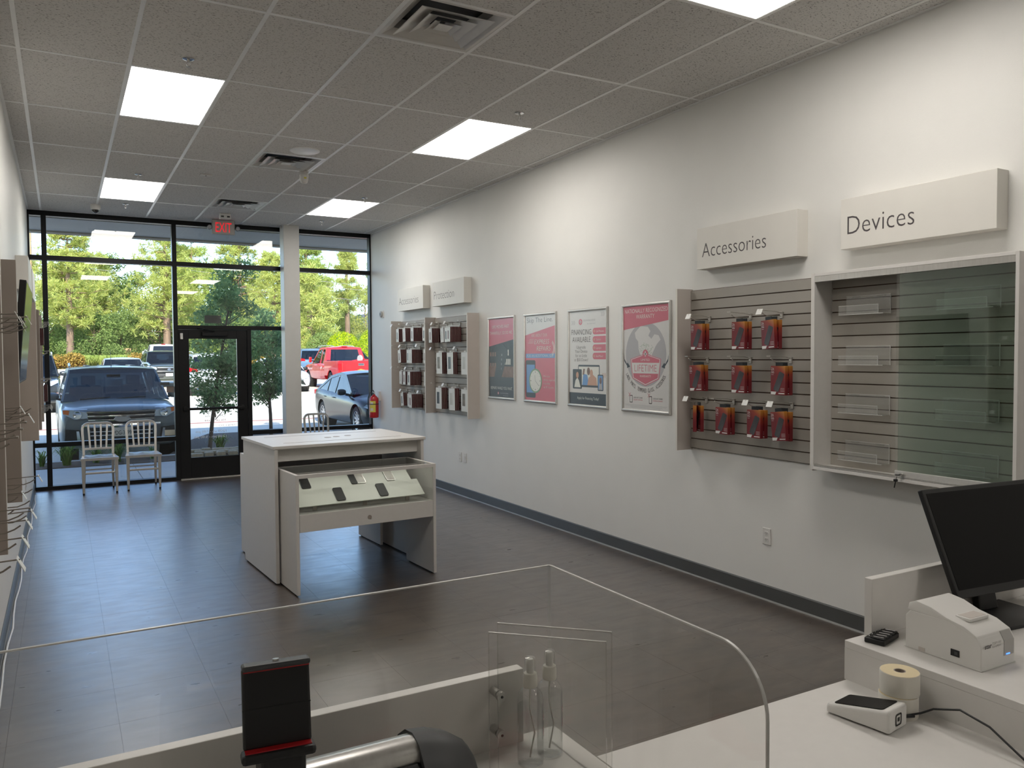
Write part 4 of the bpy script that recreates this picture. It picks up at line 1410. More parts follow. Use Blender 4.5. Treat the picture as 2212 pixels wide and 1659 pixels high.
# ================================================================ aluminium chairs
def make_chair():
    t = thing('metal_chair', 'brushed aluminium slat-back chair beside the window mullion', 'chair')
    w, fd, bd, sh = .185, -.205, .195, .455
    mb = MB()
    N = 12
    rs = []
    for j in range(N+1):
        v = j/N
        y = fd-.02+v*(bd-fd+.035)
        ring = []
        hw = .215-.03*v
        for i in range(N+1):
            u = -1+2*i/N
            dish = -.016*max(0, 1-((abs(u)-.45)/.42)**2)*max(0, 1-((v-.55)/.5)**2)
            edge = .004*math.cos(u*PI*2)*(1-v) if abs(u) < .6 else 0
            ring.append((u*hw, y, sh+dish+edge*.6))
        rs.append(ring)
    top = [p for r in rs for p in r]
    n = N+1
    bot = [(x, y, sh-.03) for x, y, z in top]
    fs = [(j*n+i, j*n+i+1, (j+1)*n+i+1, (j+1)*n+i) for j in range(N) for i in range(N)]
    fb = [tuple(k+n*n for k in f[::-1]) for f in fs]
    rim = [j for j in range(n)]+[j*n+N for j in range(1, n)]+[N*n+i for i in range(N-1, -1, -1)]+[j*n for j in range(N-1, 0, -1)]
    fr = [(rim[k], rim[k]+n*n, rim[(k+1) % len(rim)]+n*n, rim[(k+1) % len(rim)]) for k in range(len(rim))]
    mb.add(top+bot, fs+fb+fr)
    mb.build('seat', 'brushed', t, 35)
    for sx in (-1, 1):
        # front legs taper
        mb = MB()
        mb.rings([[(sx*(.185+dx*q), fd+dy*q+dyy, z) for dx, dy in ((-1, -1), (1, -1), (1, 1), (-1, 1))] for z, q, dyy in ((.02, .013, -.005), (.2, .017, 0), (sh-.028, .021, .01))])
        mb.build('leg', 'brushed', t, bevel=.004)
        MB().lathe([(.0, 0), (.012, 0), (.012, .02), (0, .02)], 10, (sx*.185, fd-.005, 0)).build('glide', 'rubber', t)
        mb = MB()
        mb.rings([[(sx*(.165+dx*q)+sx*off, y+dy*q, z) for dx, dy in ((-1, -1), (1, -1), (1, 1), (-1, 1))] for z, q, y, off in ((.02, .012, bd+.075, .005), (.25, .016, bd+.03, .0), (sh, .018, bd+.005, 0))])
        mb.build('leg', 'brushed', t, bevel=.004)
        MB().lathe([(.0, 0), (.011, 0), (.011, .02), (0, .02)], 10, (sx*.17, bd+.075, 0)).build('glide', 'rubber', t)
        MB().box(sx*.178-.006, sx*.178+.006, fd, bd+.03, .225, .25).build('side_stretcher', 'brushed', t, bevel=.003)
    MB().box(-.185, .185, fd+.015, fd+.027, .25, .275).build('front_stretcher', 'brushed', t, bevel=.003)
    MB().box(-.165, .165, bd+.025, bd+.037, .25, .27).build('rear_stretcher', 'brushed', t, bevel=.003)
    # back hoop
    path = []
    lean = lambda z: bd+.005+(z-sh)*.16
    pts = [(-.168, sh), (-.172, .62), (-.178, .74)]
    for k in range(1, 9):
        a = PI-k*PI/2/8
        pts.append((-.178+.075+.075*math.cos(a), .785+.072*math.sin(a)))
    pts += [(-x, z) for x, z in pts[::-1]]
    path = [(x, lean(z), z) for x, z in pts]
    mb = MB()
    rs = []
    for i, p in enumerate(path):
        q = Vector(path[min(i+1, len(path)-1)])-Vector(path[max(i-1, 0)])
        q.normalize()
        s_ = q.cross(Vector((0, 1, 0)))
        s_.normalize()
        n_ = s_.cross(q)
        rs.append([Vector(p)+a*.015*s_+b*.012*n_ for a, b in ((-1, -1), (1, -1), (1, 1), (-1, 1))])
    mb.rings(rs)
    mb.build('back_frame', 'brushed', t, bevel=.003)
    for k in range(4):
        u = -.099+.066*k
        mb = MB()
        mb.rings([[(x+dx*.011, lean(z)+dy*.004, z) for dx, dy in ((-1, -1), (1, -1), (1, 1), (-1, 1))] for x, z in ((u*.93, .535), (u*1.12, .845))])
        mb.build('back_slat', 'brushed', t, bevel=.002)
    MB().box(-.165, .165, lean(.53)-.008, lean(.53)+.008, .518, .545).build('lower_rail', 'brushed', t, bevel=.003)
    return t


ch = make_chair()
ch.location = (.39, 11.40, 0)
ch['group'] = 'aluminium chairs by the window'
dup(ch, (.90, 11.46, 0), -.02, 'brushed aluminium slat-back chair next to the door frame')
dup(ch, (3.27, 11.42, 0), .05, 'brushed aluminium slat-back chair mostly hidden behind the display table')

# ================================================================ service counter
ZD, ZR = .83, .935
t = thing('service_counter', 'white laminate service counter with a raised front ledge', 'counter', (.3, 1.1, 0))
o = Vector((.3, 1.1, 0))
L = lambda x0, x1, y0, y1, z0, z1: (x0-.3, x1-.3, y0-1.1, y1-1.1, z0, z1)
MB().box(*L(-.33, .988, .78, 1.56, ZD-.028, ZD)).build('worktop', 'white_lam', t, bevel=.001, bseg=1)
MB().box(*L(-.33, .888, 1.53, 1.558, ZD, .996)).build('ledge_panel', 'white_lam', t, bevel=.001, bseg=1)
MB().box(*L(-.33, .9, 1.5, 1.555, 0, ZD-.028)).build('front_panel', 'white_lam', t)
MB().box(*L(.95, .975, .8, 1.5, 0, ZD-.028)).build('end_panel', 'white_lam', t)
t = thing('side_counter', 'white laminate counter top running to the poster wall', 'counter', (2.4, 1.0, 0))
L2 = lambda x0, x1, y0, y1, z0, z1: (x0-2.4, x1-2.4, y0-1.0, y1-1.0, z0, z1)
MB().box(*L2(.9905, 3.6, .70, 1.392, ZD-.028, ZD)).build('worktop', 'white_lam', t, bevel=.001, bseg=1)
MB().box(*L2(1.02, 3.55, 1.3, 1.325, 0, ZD-.028)).build('front_panel', 'white_lam', t)
MB().box(*L2(3.52, 3.545, .75, 1.3, 0, ZD-.028)).build('end_panel', 'white_lam', t)
t = thing('counter_riser', 'white raised platform on the counter carrying printer and monitor', 'riser', (2.5, 1.05, ZD))
L3 = lambda x0, x1, y0, y1, z0, z1: (x0-2.5, x1-2.5, y0-1.05, y1-1.05, z0-ZD, z1-ZD)
MB().box(*L3(1.803, 3.6, .70, 1.398, ZR-.02, ZR)).build('riser_top', 'white_lam', t, bevel=.001, bseg=1)
MB().box(*L3(1.8032, 1.823, .70, 1.3978, ZD, ZR-.02)).build('riser_side', 'white_lam', t)
MB().box(*L3(1.823, 3.6, 1.37, 1.3975, ZD, ZR-.02)).build('riser_front', 'white_lam', t)
MB().box(*L3(1.882, 3.6, 1.374, 1.3978, ZR, 1.092)).build('back_panel', 'white_lam', t, bevel=.001, bseg=1)

# acrylic shield: front sheet and a side sheet with one rounded corner
t = thing('acrylic_shield', 'clear acrylic sneeze guard with a rounded near corner bolted to the ledge', 'shield', (.6, 1.5, ZD))
yf, xs, zt_ = 1.5, .94, 1.228
front = MB().box(-.9, xs-.6-.003, -.0025, .0025, 0, zt_-ZD)
front.build('front_sheet', 'acrylic', t)
MB().box(-.9, xs-.6-.003, -.0026, .0026, zt_-ZD, zt_-ZD+.0026).build('front_sheet_edge', 'acrylic_edge', t)
yn, rc = .868, .10
prof = [(0, 0), (0, zt_-ZD)]
arcp = []
for k in range(13):
    a = PI/2+PI/2*k/12
    arcp.append((yn-yf+rc+rc*math.cos(a), zt_-ZD-rc+rc*math.sin(a)))
prof2 = prof+arcp+[(yn-yf, 0)]
MB().prism(prof2, 'x', xs-.6-.0025, xs-.6+.0025).build('side_sheet', 'acrylic', t)
edge = MB()
rs = []
for (y, z), (ny, nz) in zip([(0, zt_-ZD)]+arcp+[(yn-yf, 0)], [(0, 1)]+[(math.cos(PI/2+PI/2*k/12), math.sin(PI/2+PI/2*k/12)) for k in range(13)]+[(-1, 0)]):
    rs.append([(xs-.6-.0026, y, z), (xs-.6+.0026, y, z), (xs-.6+.0026, y+ny*.0028, z+nz*.0028), (xs-.6-.0026, y+ny*.0028, z+nz*.0028)])
edge.rings(rs)
edge.build('side_sheet_edge', 'acrylic_edge', t)
MB().box(xs-.6-.004, xs-.6+.001, -.003, .003, 0, zt_-ZD).build('corner_joint', 'clear_plastic', t)
for z in (.963, .879):
    sb = MB().cyl((.81-.6, -.012, z-ZD), (.81-.6, -.003, z-ZD), .0105, None, 18).build('standoff', 'brushed', t, 40)
    MB().cyl((.81-.6, -.0135, z-ZD), (.81-.6, -.012, z-ZD), .003, None, 8).build('screw_socket', 'plastic_black', sb)
    MB().cyl((.81-.6, .003, z-ZD), (.81-.6, .03, z-ZD), .009, None, 16).build('spacer', 'brushed', sb, 40)

# acrylic leaflet holder, two sheets and a floor
A, B = Vector((.874, 1.197, 0)), Vector((.709, 1.355, 0))
wd = (A-B).length
t = thing('leaflet_holder', 'clear acrylic two-sheet leaflet holder behind which the spray bottles stand', 'holder', (A.x, A.y, ZD))
t.rotation_euler = (0, 0, math.atan2(B.y-A.y, B.x-A.x))
for nm, y in (('front_sheet', 0), ('rear_sheet', -.05)):
    hh = 1.161-ZD if y == 0 else 1.163-ZD
    x0 = .0 if y == 0 else -.004
    s_ = MB().box(x0, x0+wd, y-.0015, y+.0015, .004, hh).build(nm, 'acrylic', t)
    MB().box(x0, x0+wd, y-.0017, y+.0017, hh, hh+.0026).build('top_edge', 'acrylic_edge', s_)
    for xe in (x0, x0+wd):
        MB().box(xe-.0008, xe+.0008, y-.0016, y+.0016, .004, hh).build('side_edge', 'acrylic', s_)
MB().box(-.004, wd, -.0515, .0015, 0, .004).build('floor_sheet', 'acrylic', t)

# spray bottles
thin_glass('liquid_clear', (.93, .94, .94), .03, gain=.9)
mat('cap_cloudy', 'cfccc2', .35, var=.02)


def spray_bottle(label, x, y, fill, s=1.0):
    t = thing('spray_bottle', label, 'bottle', (x, y, ZD), group='spray bottles on the counter')
    t.scale = (s, s, s)
    MB().lathe([(0, .0), (.022, .0), (.0255, .004), (.026, .012), (.026, .128), (.024, .14), (.018, .149), (.012, .153), (.0115, .158), (0, .158)], 28).build('bottle_body', 'clear_plastic', t, 60)
    MB().lathe([(0, .003), (.0215, .003), (.0243, .007), (.0247, .013), (.0247, fill), (0, fill)], 28).build('liquid', 'liquid_clear', t, 60)
    MB().lathe([(0, .155), (.0135, .155), (.0142, .158), (.0142, .176), (.0125, .182), (.008, .183), (0, .183)], 24).build('collar', 'cap_cloudy', t, 50)
    sp = MB().lathe([(0, .182), (.0075, .182), (.0075, .196), (.0082, .198), (.0082, .207), (.006, .21), (0, .21)], 16).build('spray_head', 'plastic_white', t, 40)
    MB().lathe([(.0113, .182), (.0108, .208), (.0098, .212), (0, .213)], 20).build('overcap', 'clear_plastic', t, 60)
    MB().tube([(0, 0, .155), (.0, .002, .11), (.01, .0, .06), (-.006, -.008, .018)], .0018, 6).build('dip_tube', 'cap_cloudy', t, 60)
    mb = MB()
    mb.rings([[(.0262*math.cos(a), .0262*math.sin(a), z) for a in [-.9+k*.11 for k in range(9)]] for z in (.055, .105)], False, closed=False)
    lb_ = mb.build('label_sheet', 'clear_plastic', t)
    mb = MB()
    for z0_ in (.06, .066, .072, .09, .096):
        mb.rings([[(.0264*math.cos(a), .0264*math.sin(a), z) for a in [-.8+k*.11 for k in range(6)]] for z in (z0_, z0_+.003)], False, closed=False)
    mb.build('label_print', 'poster_red', lb_)
    return t


spray_bottle('clear spray bottle two thirds full beside the fuller one', .850, 1.436, .118, 1.08)
spray_bottle('clear spray bottle nearly full, beside the acrylic side sheet', .907, 1.450, .128, 1.08)

# film cutter with phone stand
t = thing('film_cutter', 'black film cutting machine with silver cover and an upright phone stand', 'machine', (.405, 1.26, ZD))
mb = MB()
prof = [(-.11, .0), (.10, .0), (.11, .03), (.11, .12), (.095, .165), (.06, .19), (.0, .196), (-.045, .184), (-.09, .13), (-.115, .05)]
mb.prism(prof, 'x', -.24, .105)
mb.build('body', 'plastic_black', t, bevel=.006)
cv = MB()
cpath = [(.04, .196), (.025, .211), (.0, .218), (-.018, .214), (-.030, .202), (-.034, .188)]
ins = [(y*.93, z-.006) for y, z in cpath]
cv.rings([[(x, y, z) for y, z in cpath+ins[::-1]] for x in (-.2, .105)])
cv.build('silver_cover', 'brushed', t, 50)
ec = MB()
ep = [(-.085, .02), (.1, .02), (.105, .06), (.10, .13), (.07, .19), (.035, .214), (.0, .222), (-.03, .213), (-.058, .18), (-.083, .11)]
sc = lambda q: [(.105+.13*(1-math.cos(q*PI/2))*.2+.085*math.sin(q*PI/2), y*(1-.35*q*q), .02+(z-.02)*(1-.3*q*q)) for y, z in ep]
ec.rings([sc(q) for q in (0, .25, .5, .75, .9, 1)])
ec.build('end_cap', 'plastic_grey', t, 50)
rd = MB()
rd.rings([[(.105+.13*(1-math.cos(q*PI/2))*.2+.088*math.sin(q*PI/2), y*(1-.35*q*q)*1.01, .0+(z*.42)*(1-.2*q*q)) for y, z in ep] for q in (0, .25, .5, .75, .9, 1)])
rd.build('red_skirt', 'plastic_red', t, 50)
st = MB().box(-.15, -.08, -.02, .04, .19, .255).build('stand_neck', 'plastic_black', t, bevel=.01)
# stand plate, leaning back
pm = Matrix.Translation((-.122, .0, .262)) @ Euler((math.radians(-8), 0, math.radians(-7))).to_matrix().to_4x4()
def sp_(nm, m, *b_, bv=.003):
    o_ = MB().box(*b_).build(nm, m, t, bevel=bv)
    o_.matrix_local = pm
    return o_
sp_('stand_plate', 'plastic_black', -.052, .052, -.006, .006, -.005, .12, bv=.004)
sp_('plate_seam', 'rubber', -.052, .052, -.0068, -.0058, .056, .0575, bv=0)
sp_('upper_clamp', 'plastic_grey', -.052, .052, -.022, .006, .117, .127, bv=.004)
sp_('upper_pad', 'plastic_red', -.05, .05, -.0185, -.005, .1155, .1172, bv=0)
sp_('lower_clamp', 'plastic_black', -.056, .056, -.03, .008, -.02, -.004, bv=.006)
sp_('lower_pad', 'plastic_red', -.05, .05, -.024, -.005, -.0042, -.0026, bv=0)
o_ = MB().lathe([(0, 0), (.005, 0), (.005, .003), (0, .003)], 12).build('clamp_screw', 'brushed', t)
o_.matrix_local = pm @ Matrix.Translation((0, -.008, .127))

# label rolls
mat('label_roll', 'd6d2c8', .5, var=.02)
mat('label_side', 'd9c9a4', .6, var=.03)
b_ = onz(1935, 1540, ZD)
for k, lb_ in enumerate(('white label roll at the bottom of a two-roll stack beside the card reader', 'white label roll on top of a two-roll stack beside the card reader')):
    t = thing('label_roll', lb_, 'roll', (1.738+.004*k, 1.195, ZD+.0525*k), .4*k, 'stacked label rolls')
    MB().annulus([(.0135, 0), (.044, 0), (.0445, .002), (.0445, .049), (.044, .051), (.0135, .051)], 36).build('paper', ['label_roll'], t, 50)
    MB().annulus([(.014, .0511), (.043, .0511), (.043, .0517), (.014, .0517)], 36).build('paper_side', 'label_side', t)
    mb = MB()
    mb.rings([[(r*math.cos(2*PI*q/24), r*math.sin(2*PI*q/24), z) for q in range(24)] for r, z in ((.0135, 0), (.0135, .0515), (.0115, .0515), (.0115, 0))], False)
    mb.build('core', 'fin_dark', t, 50)

# card terminal
t = thing('card_terminal', 'white wedge card terminal with dark screen and square mark', 'terminal', (1.645, 1.207, ZD), math.radians(8.5))
mb = MB()
rs = []
for y, zt2 in ((.085, .022), (.08, .026), (-.066, .056), (-.07, .052)):
    q = .0 if y not in (.085, -.07) else .003
    rs.append([(-.042+q, y, .004), (.042-q, y, .004), (.043-q, y, zt2-.006), (.038-q, y, zt2), (-.038+q, y, zt2), (-.043+q, y, zt2-.006)])
mb.rings(rs)
mb.build('body', 'plastic_white', t, bevel=.003)
sl_ = math.atan2(.030, .146)
o_ = MB().prism(rrect(-.036, .036, -.06, .062, .006), 'z', 0, .0012).build('screen', 'screen_off', t, loc=(0, .007, .0412), rot=(-sl_, 0, 0))
o_.location.z = .0415
MB().box(-.036, .036, .078, .0815, .012, .014).build('card_slot', 'plastic_grey', t)
ring = MB()
ro = rrect(-.014, .014, .014, .042, .006)
ri = rrect(-.010, .010, .018, .038, .003)
n_ = len(ro)
vs = [(x, -.0712, z) for x, z in ro]+[(x, -.0712, z) for x, z in ri]
ring.add(vs, [(i, (i+1) % n_, n_+(i+1) % n_, n_+i) for i in range(n_)])
ring.build('mark_ring', 'plastic_black', t)
MB().box(-.0042, .0042, -.0714, -.0708, .024, .0325).build('mark_dot', 'plastic_black', t)
MB().box(-.03, .03, -.05, .06, 0, .004).build('base_pad', 'rubber', t)
MB().tube([(.044, -.06, .018), (.075, -.07, .014)], .004, 8).build('plug', 'plastic_black', t)
cab = MB().tube([(1.696, 1.160, ZD+.016), (1.745, 1.142, ZD+.02), (1.76, 1.12, ZD+.035), (1.765, 1.06, ZD+.055), (1.76, .99, ZD+.045), (1.74, .9, ZD+.01), (1.73, .8, ZD+.003)], .0025, 8)
tag(cab.build('power_cable', 'plastic_black', None, 60), 'thin black cable looping from the card terminal', 'cable')

# receipt printer
t = thing('receipt_printer', 'white receipt printer with black power switch and blue status light', 'printer', (1.966, 1.187, ZR), math.radians(-1))
w, d = .0685, .1
mb = MB()
mb.prism([(-d, 0), (d, 0), (d, .085), (.086, .1), (-.02, .1), (-.09, .078), (-d, .06)], 'x', -w, w)
mb.build('body', 'plastic_white', t, bevel=.003)
MB().box(-w-.0012, w+.0012, -d-.001, d+.001, 0.001, .003).build('foot_rim', 'plastic_white', t)
lid = MB()
lid.rings([[(x*k, y, z) for y, z in ((-.098, .061), (-.088, .082), (-.055, .098), (-.01, .107), (.03, .122), (.07, .128), (.09, .118), (.094, .1), (-.02, .098), (-.086, .075))] for x, k in ((-w, 1.005), (-w*.9, 1.0), (w*.9, 1), (w, 1.005))])
lid.build('lid', 'plastic_white', t, 30, bevel=.002)
sl2 = MB()
sl2.box(-.035, .04, -.052, -.012, .1, .109)
sl2.build('lid_window', 'plastic_white', t, bevel=.002)
MB().box(-.03, .035, -.048, -.016, .109, .1096).build('lid_recess', 'fin_grey', t)
MB().prism([(-d-.0012, .024), (-d-.0012, .06), (-.09, .081), (-.08, .083), (-.08, .024)], 'x', .022, .062).build('paper_mouth', 'exit_grey', t)
mat('blue_led', '3f7cff', .3, emit=3.0)
MB().box(.03, .045, -d-.002, -d-.001, .026, .0285).build('status_light', 'blue_led', t)
MB().box(-w-.0016, -w, -.046, -.024, .018, .034).build('power_switch', 'plastic_black', t)
MB().box(-w-.0022, -w-.0016, -.042, -.034, .022, .03).build('switch_rocker', 'plastic_grey', t)
MB().box(-w-.0012, -w, .045, .062, 0.002, .012).build('cable_notch', 'fin_grey', t)
lg = D.objects.new('logo', None)
COL.objects.link(lg)
lg.parent = t
lg.location = (0, -d-.0012, 0)
lg.rotation_euler = (PI/2, 0, 0)
text('star', lg, 'letter_grey', -.058, -.03, .054, .012, .0002, thin=-.02)
text('TSP100', lg, 'letter_faint', -.028, .008, .06, .006, .0002)
text('futurePRNT', lg, 'letter_faint', -.028, .008, .052, .005, .0002)

# small keypad
c4 = [onz(1863, 1388, ZR), onz(1910, 1398, ZR), onz(1943, 1380, ZR), onz(1902, 1363, ZR)]
ctr = sum(c4, Vector())/4
ax = (c4[2]-c4[1]+c4[3]-c4[0])
rz = math.atan2(ax.y, ax.x)
t = thing('sim_tray', 'small black plastic tray of metal pins beside the printer', 'tray', (ctr.x, ctr.y, ZR), rz)
MB().box(-.05, .05, -.026, .026, 0, .014).build('base', 'plastic_black', t, bevel=.003)
for i in range(5):
    MB().box(-.046+.019*i, -.03+.019*i, -.024, .012, .014, .0175).build('cell', 'plastic_black', t, bevel=.002)
    MB().tube([(-.038+.019*i, .006, .018), (-.036+.019*i, -.02, .0185)], .0012, 6).build('pin', 'chrome', t)
    MB().tube([(-.038+.019*i, .016, .0145), (-.031+.019*i, .02, .0155)], .0015, 6).build('pin', 'chrome', t)

# monitor
BL = Vector((2.103, 1.244, 1.031))
yaw, tl_ = -.1, .403
t = thing('monitor', 'black computer monitor tilted back on the raised counter', 'monitor', (BL.x+.25, BL.y+.04, ZR), yaw)
pm = Matrix.Translation((-.25, -.04, BL.z-ZR)) @ Euler((-tl_, 0, 0)).to_matrix().to_4x4()
def mo(nm, m, *b_, bv=.002):
    o_ = MB().box(*b_).build(nm, m, t, bevel=bv)
    o_.matrix_local = pm
    return o_
mo('housing', 'plastic_black', 0, .505, 0, .016, 0, .305, bv=.003)
mo('screen', 'screen_off', .012, .493, -.0008, .0004, .022, .292, bv=0)
mo('rear_cover', 'plastic_black', .12, .385, .016, .045, .05, .25, bv=.01)
neck = MB()
neck.rings([[(x+dx, y+dy, z) for dx, dy in ((-w_, -.012), (w_, -.012), (w_, .012), (-w_, .012))] for x, y, z, w_ in ((.0, .06, .008, .04), (.0, .075, .1, .032), (.0, .07, .19, .03))])
neck.build('neck', 'plastic_black', t, bevel=.004)
MB().prism(rrect(-.12, .12, -.08, .13, .03), 'z', 0, .01).build('foot_plate', 'plastic_black', t, bevel=.003)
MB().tube([(-.02, .1, .06), (-.1, .1, .03), (-.2, .06, .012), (-.28, .06, .004)], .003, 8).build('cable', 'plastic_black', t, 60)

# ================================================================ outside
GZ = lambda y: -.18+.02*(y-15.3)
facade = struct('wall_front')
MB().box(-16, 22, YS+.1, YS+.3, H+.02, 5.4).build('upper_wall', 'stucco', facade)
MB().box(-16, XL-.15, YS, YS+.3, -.3, H+.02).build('side_pier', 'stucco', facade)
MB().box(XR+.15, 22, YS, YS+.3, -.3, H+.02).build('side_pier', 'stucco', facade)
MB().box(-16, 22, YS+.3, 13.55, 3.55, 3.62).build('soffit_board', 'soffit', facade)
MB().box(-16, 22, 13.4, 13.62, 3.53, 5.45).build('fascia', 'stucco', facade)
MB().box(-16, 22, -3.3, 13.5, 5.3, 5.4).build('roof_deck', 'stucco', facade)
MB().box(-16, -15.8, -3.3, YS, -.3, 5.3).build('end_wall', 'stucco', facade)

walk = struct('sidewalk')
MB().box(-16, 22, YS+.1, 14.48, -.5, -.045).build('sub_base', 'walk', walk)
slab = MB().box(-.745, .745, 0, 2.37, -.045, -.03).mesh('paving_slab', 'walk')
for k in range(-4, 12):
    put('paving_slab', slab, walk, (.98+1.5*(k+.5), YS+.105, 0))
ground = struct('ground')
mb = MB()
g0, g1 = -60, 90
mb.add([(g0, 15.35, GZ(15.35)), (g1, 15.35, GZ(15.35)), (g1, 64.4, GZ(64.4)), (g0, 64.4, GZ(64.4))], [(0, 1, 2, 3)])
mb.build('parking_lot', 'concrete', ground)
mat('lawn', '7d8a4a', .9, var=.2, vs=.8)
MB().add([(g0-60, 64.4, GZ(64.4)), (g1+60, 64.4, GZ(64.4)), (g1+60, 230, GZ(64.4)+1), (g0-60, 230, GZ(64.4)+1)], [(0, 1, 2, 3)]).build('verge', 'lawn', ground)
# painted lines and fire lane
def strip(nm, m, x0, x1, y0, y1, dz=.004):
    return MB().add([(x0, y0, GZ(y0)+dz), (x1, y0, GZ(y0)+dz), (x1, y1, GZ(y1)+dz), (x0, y1, GZ(y1)+dz)], [(0, 1, 2, 3)]).build(nm, m, ground)
mat('line_white', 'e6e6e2', .8, var=.05)
for x in (-1.0, 2.25, 4.95, 8.0):
    strip('bay_line', 'line_white', x-.05, x+.05, 15.5, 20.6)
for x in (-.15, 1.0, 3.55, 6.4, 9.7, 12.9):
    strip('bay_line', 'line_white', x-.05, x+.05, 33.6, 39)
strip('fire_lane_line', 'kerb_red', -20, 25, 22.4, 22.55)
kerb = struct('kerb')
MB().add([(-16, 15.2, -.02), (22, 15.2, -.02), (22, 15.35, -.02), (-16, 15.35, -.02), (-16, 15.2, -.4), (22, 15.2, -.4), (22, 15.35, -.4), (-16, 15.35, -.4)], [(0, 1, 2, 3), (0, 4, 5, 1), (2, 6, 7, 3), (1, 5, 6, 2), (3, 7, 4, 0)]).build('front_kerb', 'walk', kerb)
MB().box(g0, g1, 64.2, 64.45, GZ(64)-.2, GZ(64.4)+.14).build('far_kerb', 'concrete', kerb)
bed = struct('planting_bed')
MB().box(-16, 22, 14.48, 15.2, -.4, -.03).build('mulch_layer', 'mulch', bed)
MB().prism([(1.55, 15.2), (4.6, 15.2), (4.4, 18.6), (3.9, 19.4), (2.9, 19.4), (2.3, 18.0)], 'z', -.5, -.05).build('mulch_layer', 'mulch', bed)
MB().box(-30, 40, 64.45, 69.5, GZ(64.4)-.3, GZ(64.4)+.1).build('mulch_layer', 'red_mulch', bed)
random.seed(21)
stone_m = [MB().box(-a, a, -b, b, 0, c).mesh('stone', 'stone', bevel=.012, bseg=1) for a, b, c in ((.1, .06, .07), (.075, .055, .08), (.12, .06, .065))]
for r_ in range(3):
    for k in range(6-r_ % 2):
        x = 2.02+.2*k+.08*(r_ % 2)
        put('stone', stone_m[random.randrange(3)], bed, (x, 14.78+.16*r_, -.035+.02*r_), (0, 0, random.uniform(-.12, .12)))

# ---------------------------------------------------------------- greenery
leaf_mat('oak_leaf', '648259', 'a4bf86', .45)
leaf_mat('pine_needle', 'a9b45c', 'd2d787', .5, 'd6c274')
leaf_mat('pine_dark', '9aad56', 'c8d27c', .5)
leaf_mat('ever_leaf', '647b46', 'a0b36c', .45)
leaf_mat('hedge_leaf', '857838', 'bfa05a', .3, 'c08a4a')
leaf_mat('topiary_leaf', '7d9a12', 'c3cf22', .3)
leaf_mat('lime_leaf', '9fa85c', 'c8c87c', .5)
leaf_mat('blade_green', '3d6128', '7f9c4e', .3)
leaf_mat('blade_pale', '8aa24a', 'c2cf78', .35)


def sphere_pt(rnd):
    while True:
        v = Vector((rnd.uniform(-1, 1), rnd.uniform(-1, 1), rnd.uniform(-1, 1)))
        if .05 < v.length < 1:
            return v.normalized()


def leafcloud(mb, centers, per, size, asp, rnd, flat=.0):
    vs, fs = mb.v, mb.f
    for (c, r) in centers:
        for _ in range(per):
            d = sphere_pt(rnd)
            p = Vector(c)+Vector((d.x*r[0], d.y*r[1], d.z*r[2]))*rnd.random()**.45
            n = sphere_pt(rnd)
            u = n.cross(sphere_pt(rnd))
            if u.length < 1e-3:
                continue
            u.normalize()
            w = n.cross(u)
            s = size*rnd.uniform(.6, 1.3)
            b = len(vs)
            vs.extend([tuple(p-u*s), tuple(p+w*s*asp), tuple(p+u*s), tuple(p-w*s*asp)])
            fs.append([b, b+1, b+2, b+3])
            mb.m.append(0)


def needles(mb, c, n, L, wd, rnd, up=.35):
    """one tuft: narrow blades fanning out from a point"""
    vs, fs = mb.v, mb.f
    c = Vector(c)
    for _ in range(n):
        d = sphere_pt(rnd)
        d.z += up
        d.normalize()
        s = d.cross(sphere_pt(rnd))
        if s.length < 1e-3:
            continue
        s = s.normalized()*wd
        l = L*rnd.uniform(.6, 1.1)
        b = len(vs)
        vs.extend([tuple(c-s*.5), tuple(c+s*.5), tuple(c+d*l+s), tuple(c+d*l-s)])
        fs.append([b, b+1, b+2, b+3])
        mb.m.append(0)


def pine_meshes(seed, h, r, bare, tufts, tl=.40, top_taper=.75, gap=0.):
    rnd = random.Random(seed)
    tr = MB().tube([(0, 0, -.3), (.05, .03, h*.35), (-.04, .05, h*.7), (0, 0, h*.97)], [.022*h+.06, .018*h+.04, .011*h+.02, .015], 9)
    fo = MB()
    wh = int(h*1.5)
    for k in range(wh):
        z = bare+(h-bare)*(k+rnd.random()*.6)/wh
        f = (z-bare)/(h-bare)
        if gap and rnd.random() < gap:
            continue
        R = r*(1-f**1.6*top_taper)*(.55+.45*min(1, f*4))
        for b in range(5):
            a = rnd.uniform(0, 2*PI)
            L = R*rnd.uniform(.7, 1.1)
            tip = Vector((math.cos(a)*L, math.sin(a)*L, z+L*rnd.uniform(.05, .4)))
            st = Vector((0, 0, z))
            if L > .5:
                tr.tube([st, (st+tip)/2+Vector((0, 0, -.05*L)), tip], [.03+.012*L, .02, .01], 4, caps=False)
            for q in range(tufts):
                u = 1-(q/tufts)*.75
                p = st.lerp(tip, u)+Vector((rnd.gauss(0, .12*L+.05), rnd.gauss(0, .12*L+.05), rnd.gauss(.05, .1*L+.04)))
                needles(fo, p, 30, tl, .02, rnd)
    for q in range(6):
        needles(fo, (0, 0, h-.15*q), 12, tl, .03, rnd, 1.0)
    return tr, fo


def plant_tree(name, label, tm, fm, loc, rz=0., s=1., group=None, cat='tree'):
    t = thing(name, label, cat, loc, rz, group)
    t.scale = (s, s, s)
    put('trunk', tm, t)
    put('foliage', fm, t)
    return t


def gp(px, y, dz=0.):
    d = ray(px, 780)
    return Vector((d.x/d.y*y, y, GZ(min(y, 64.4))+dz))


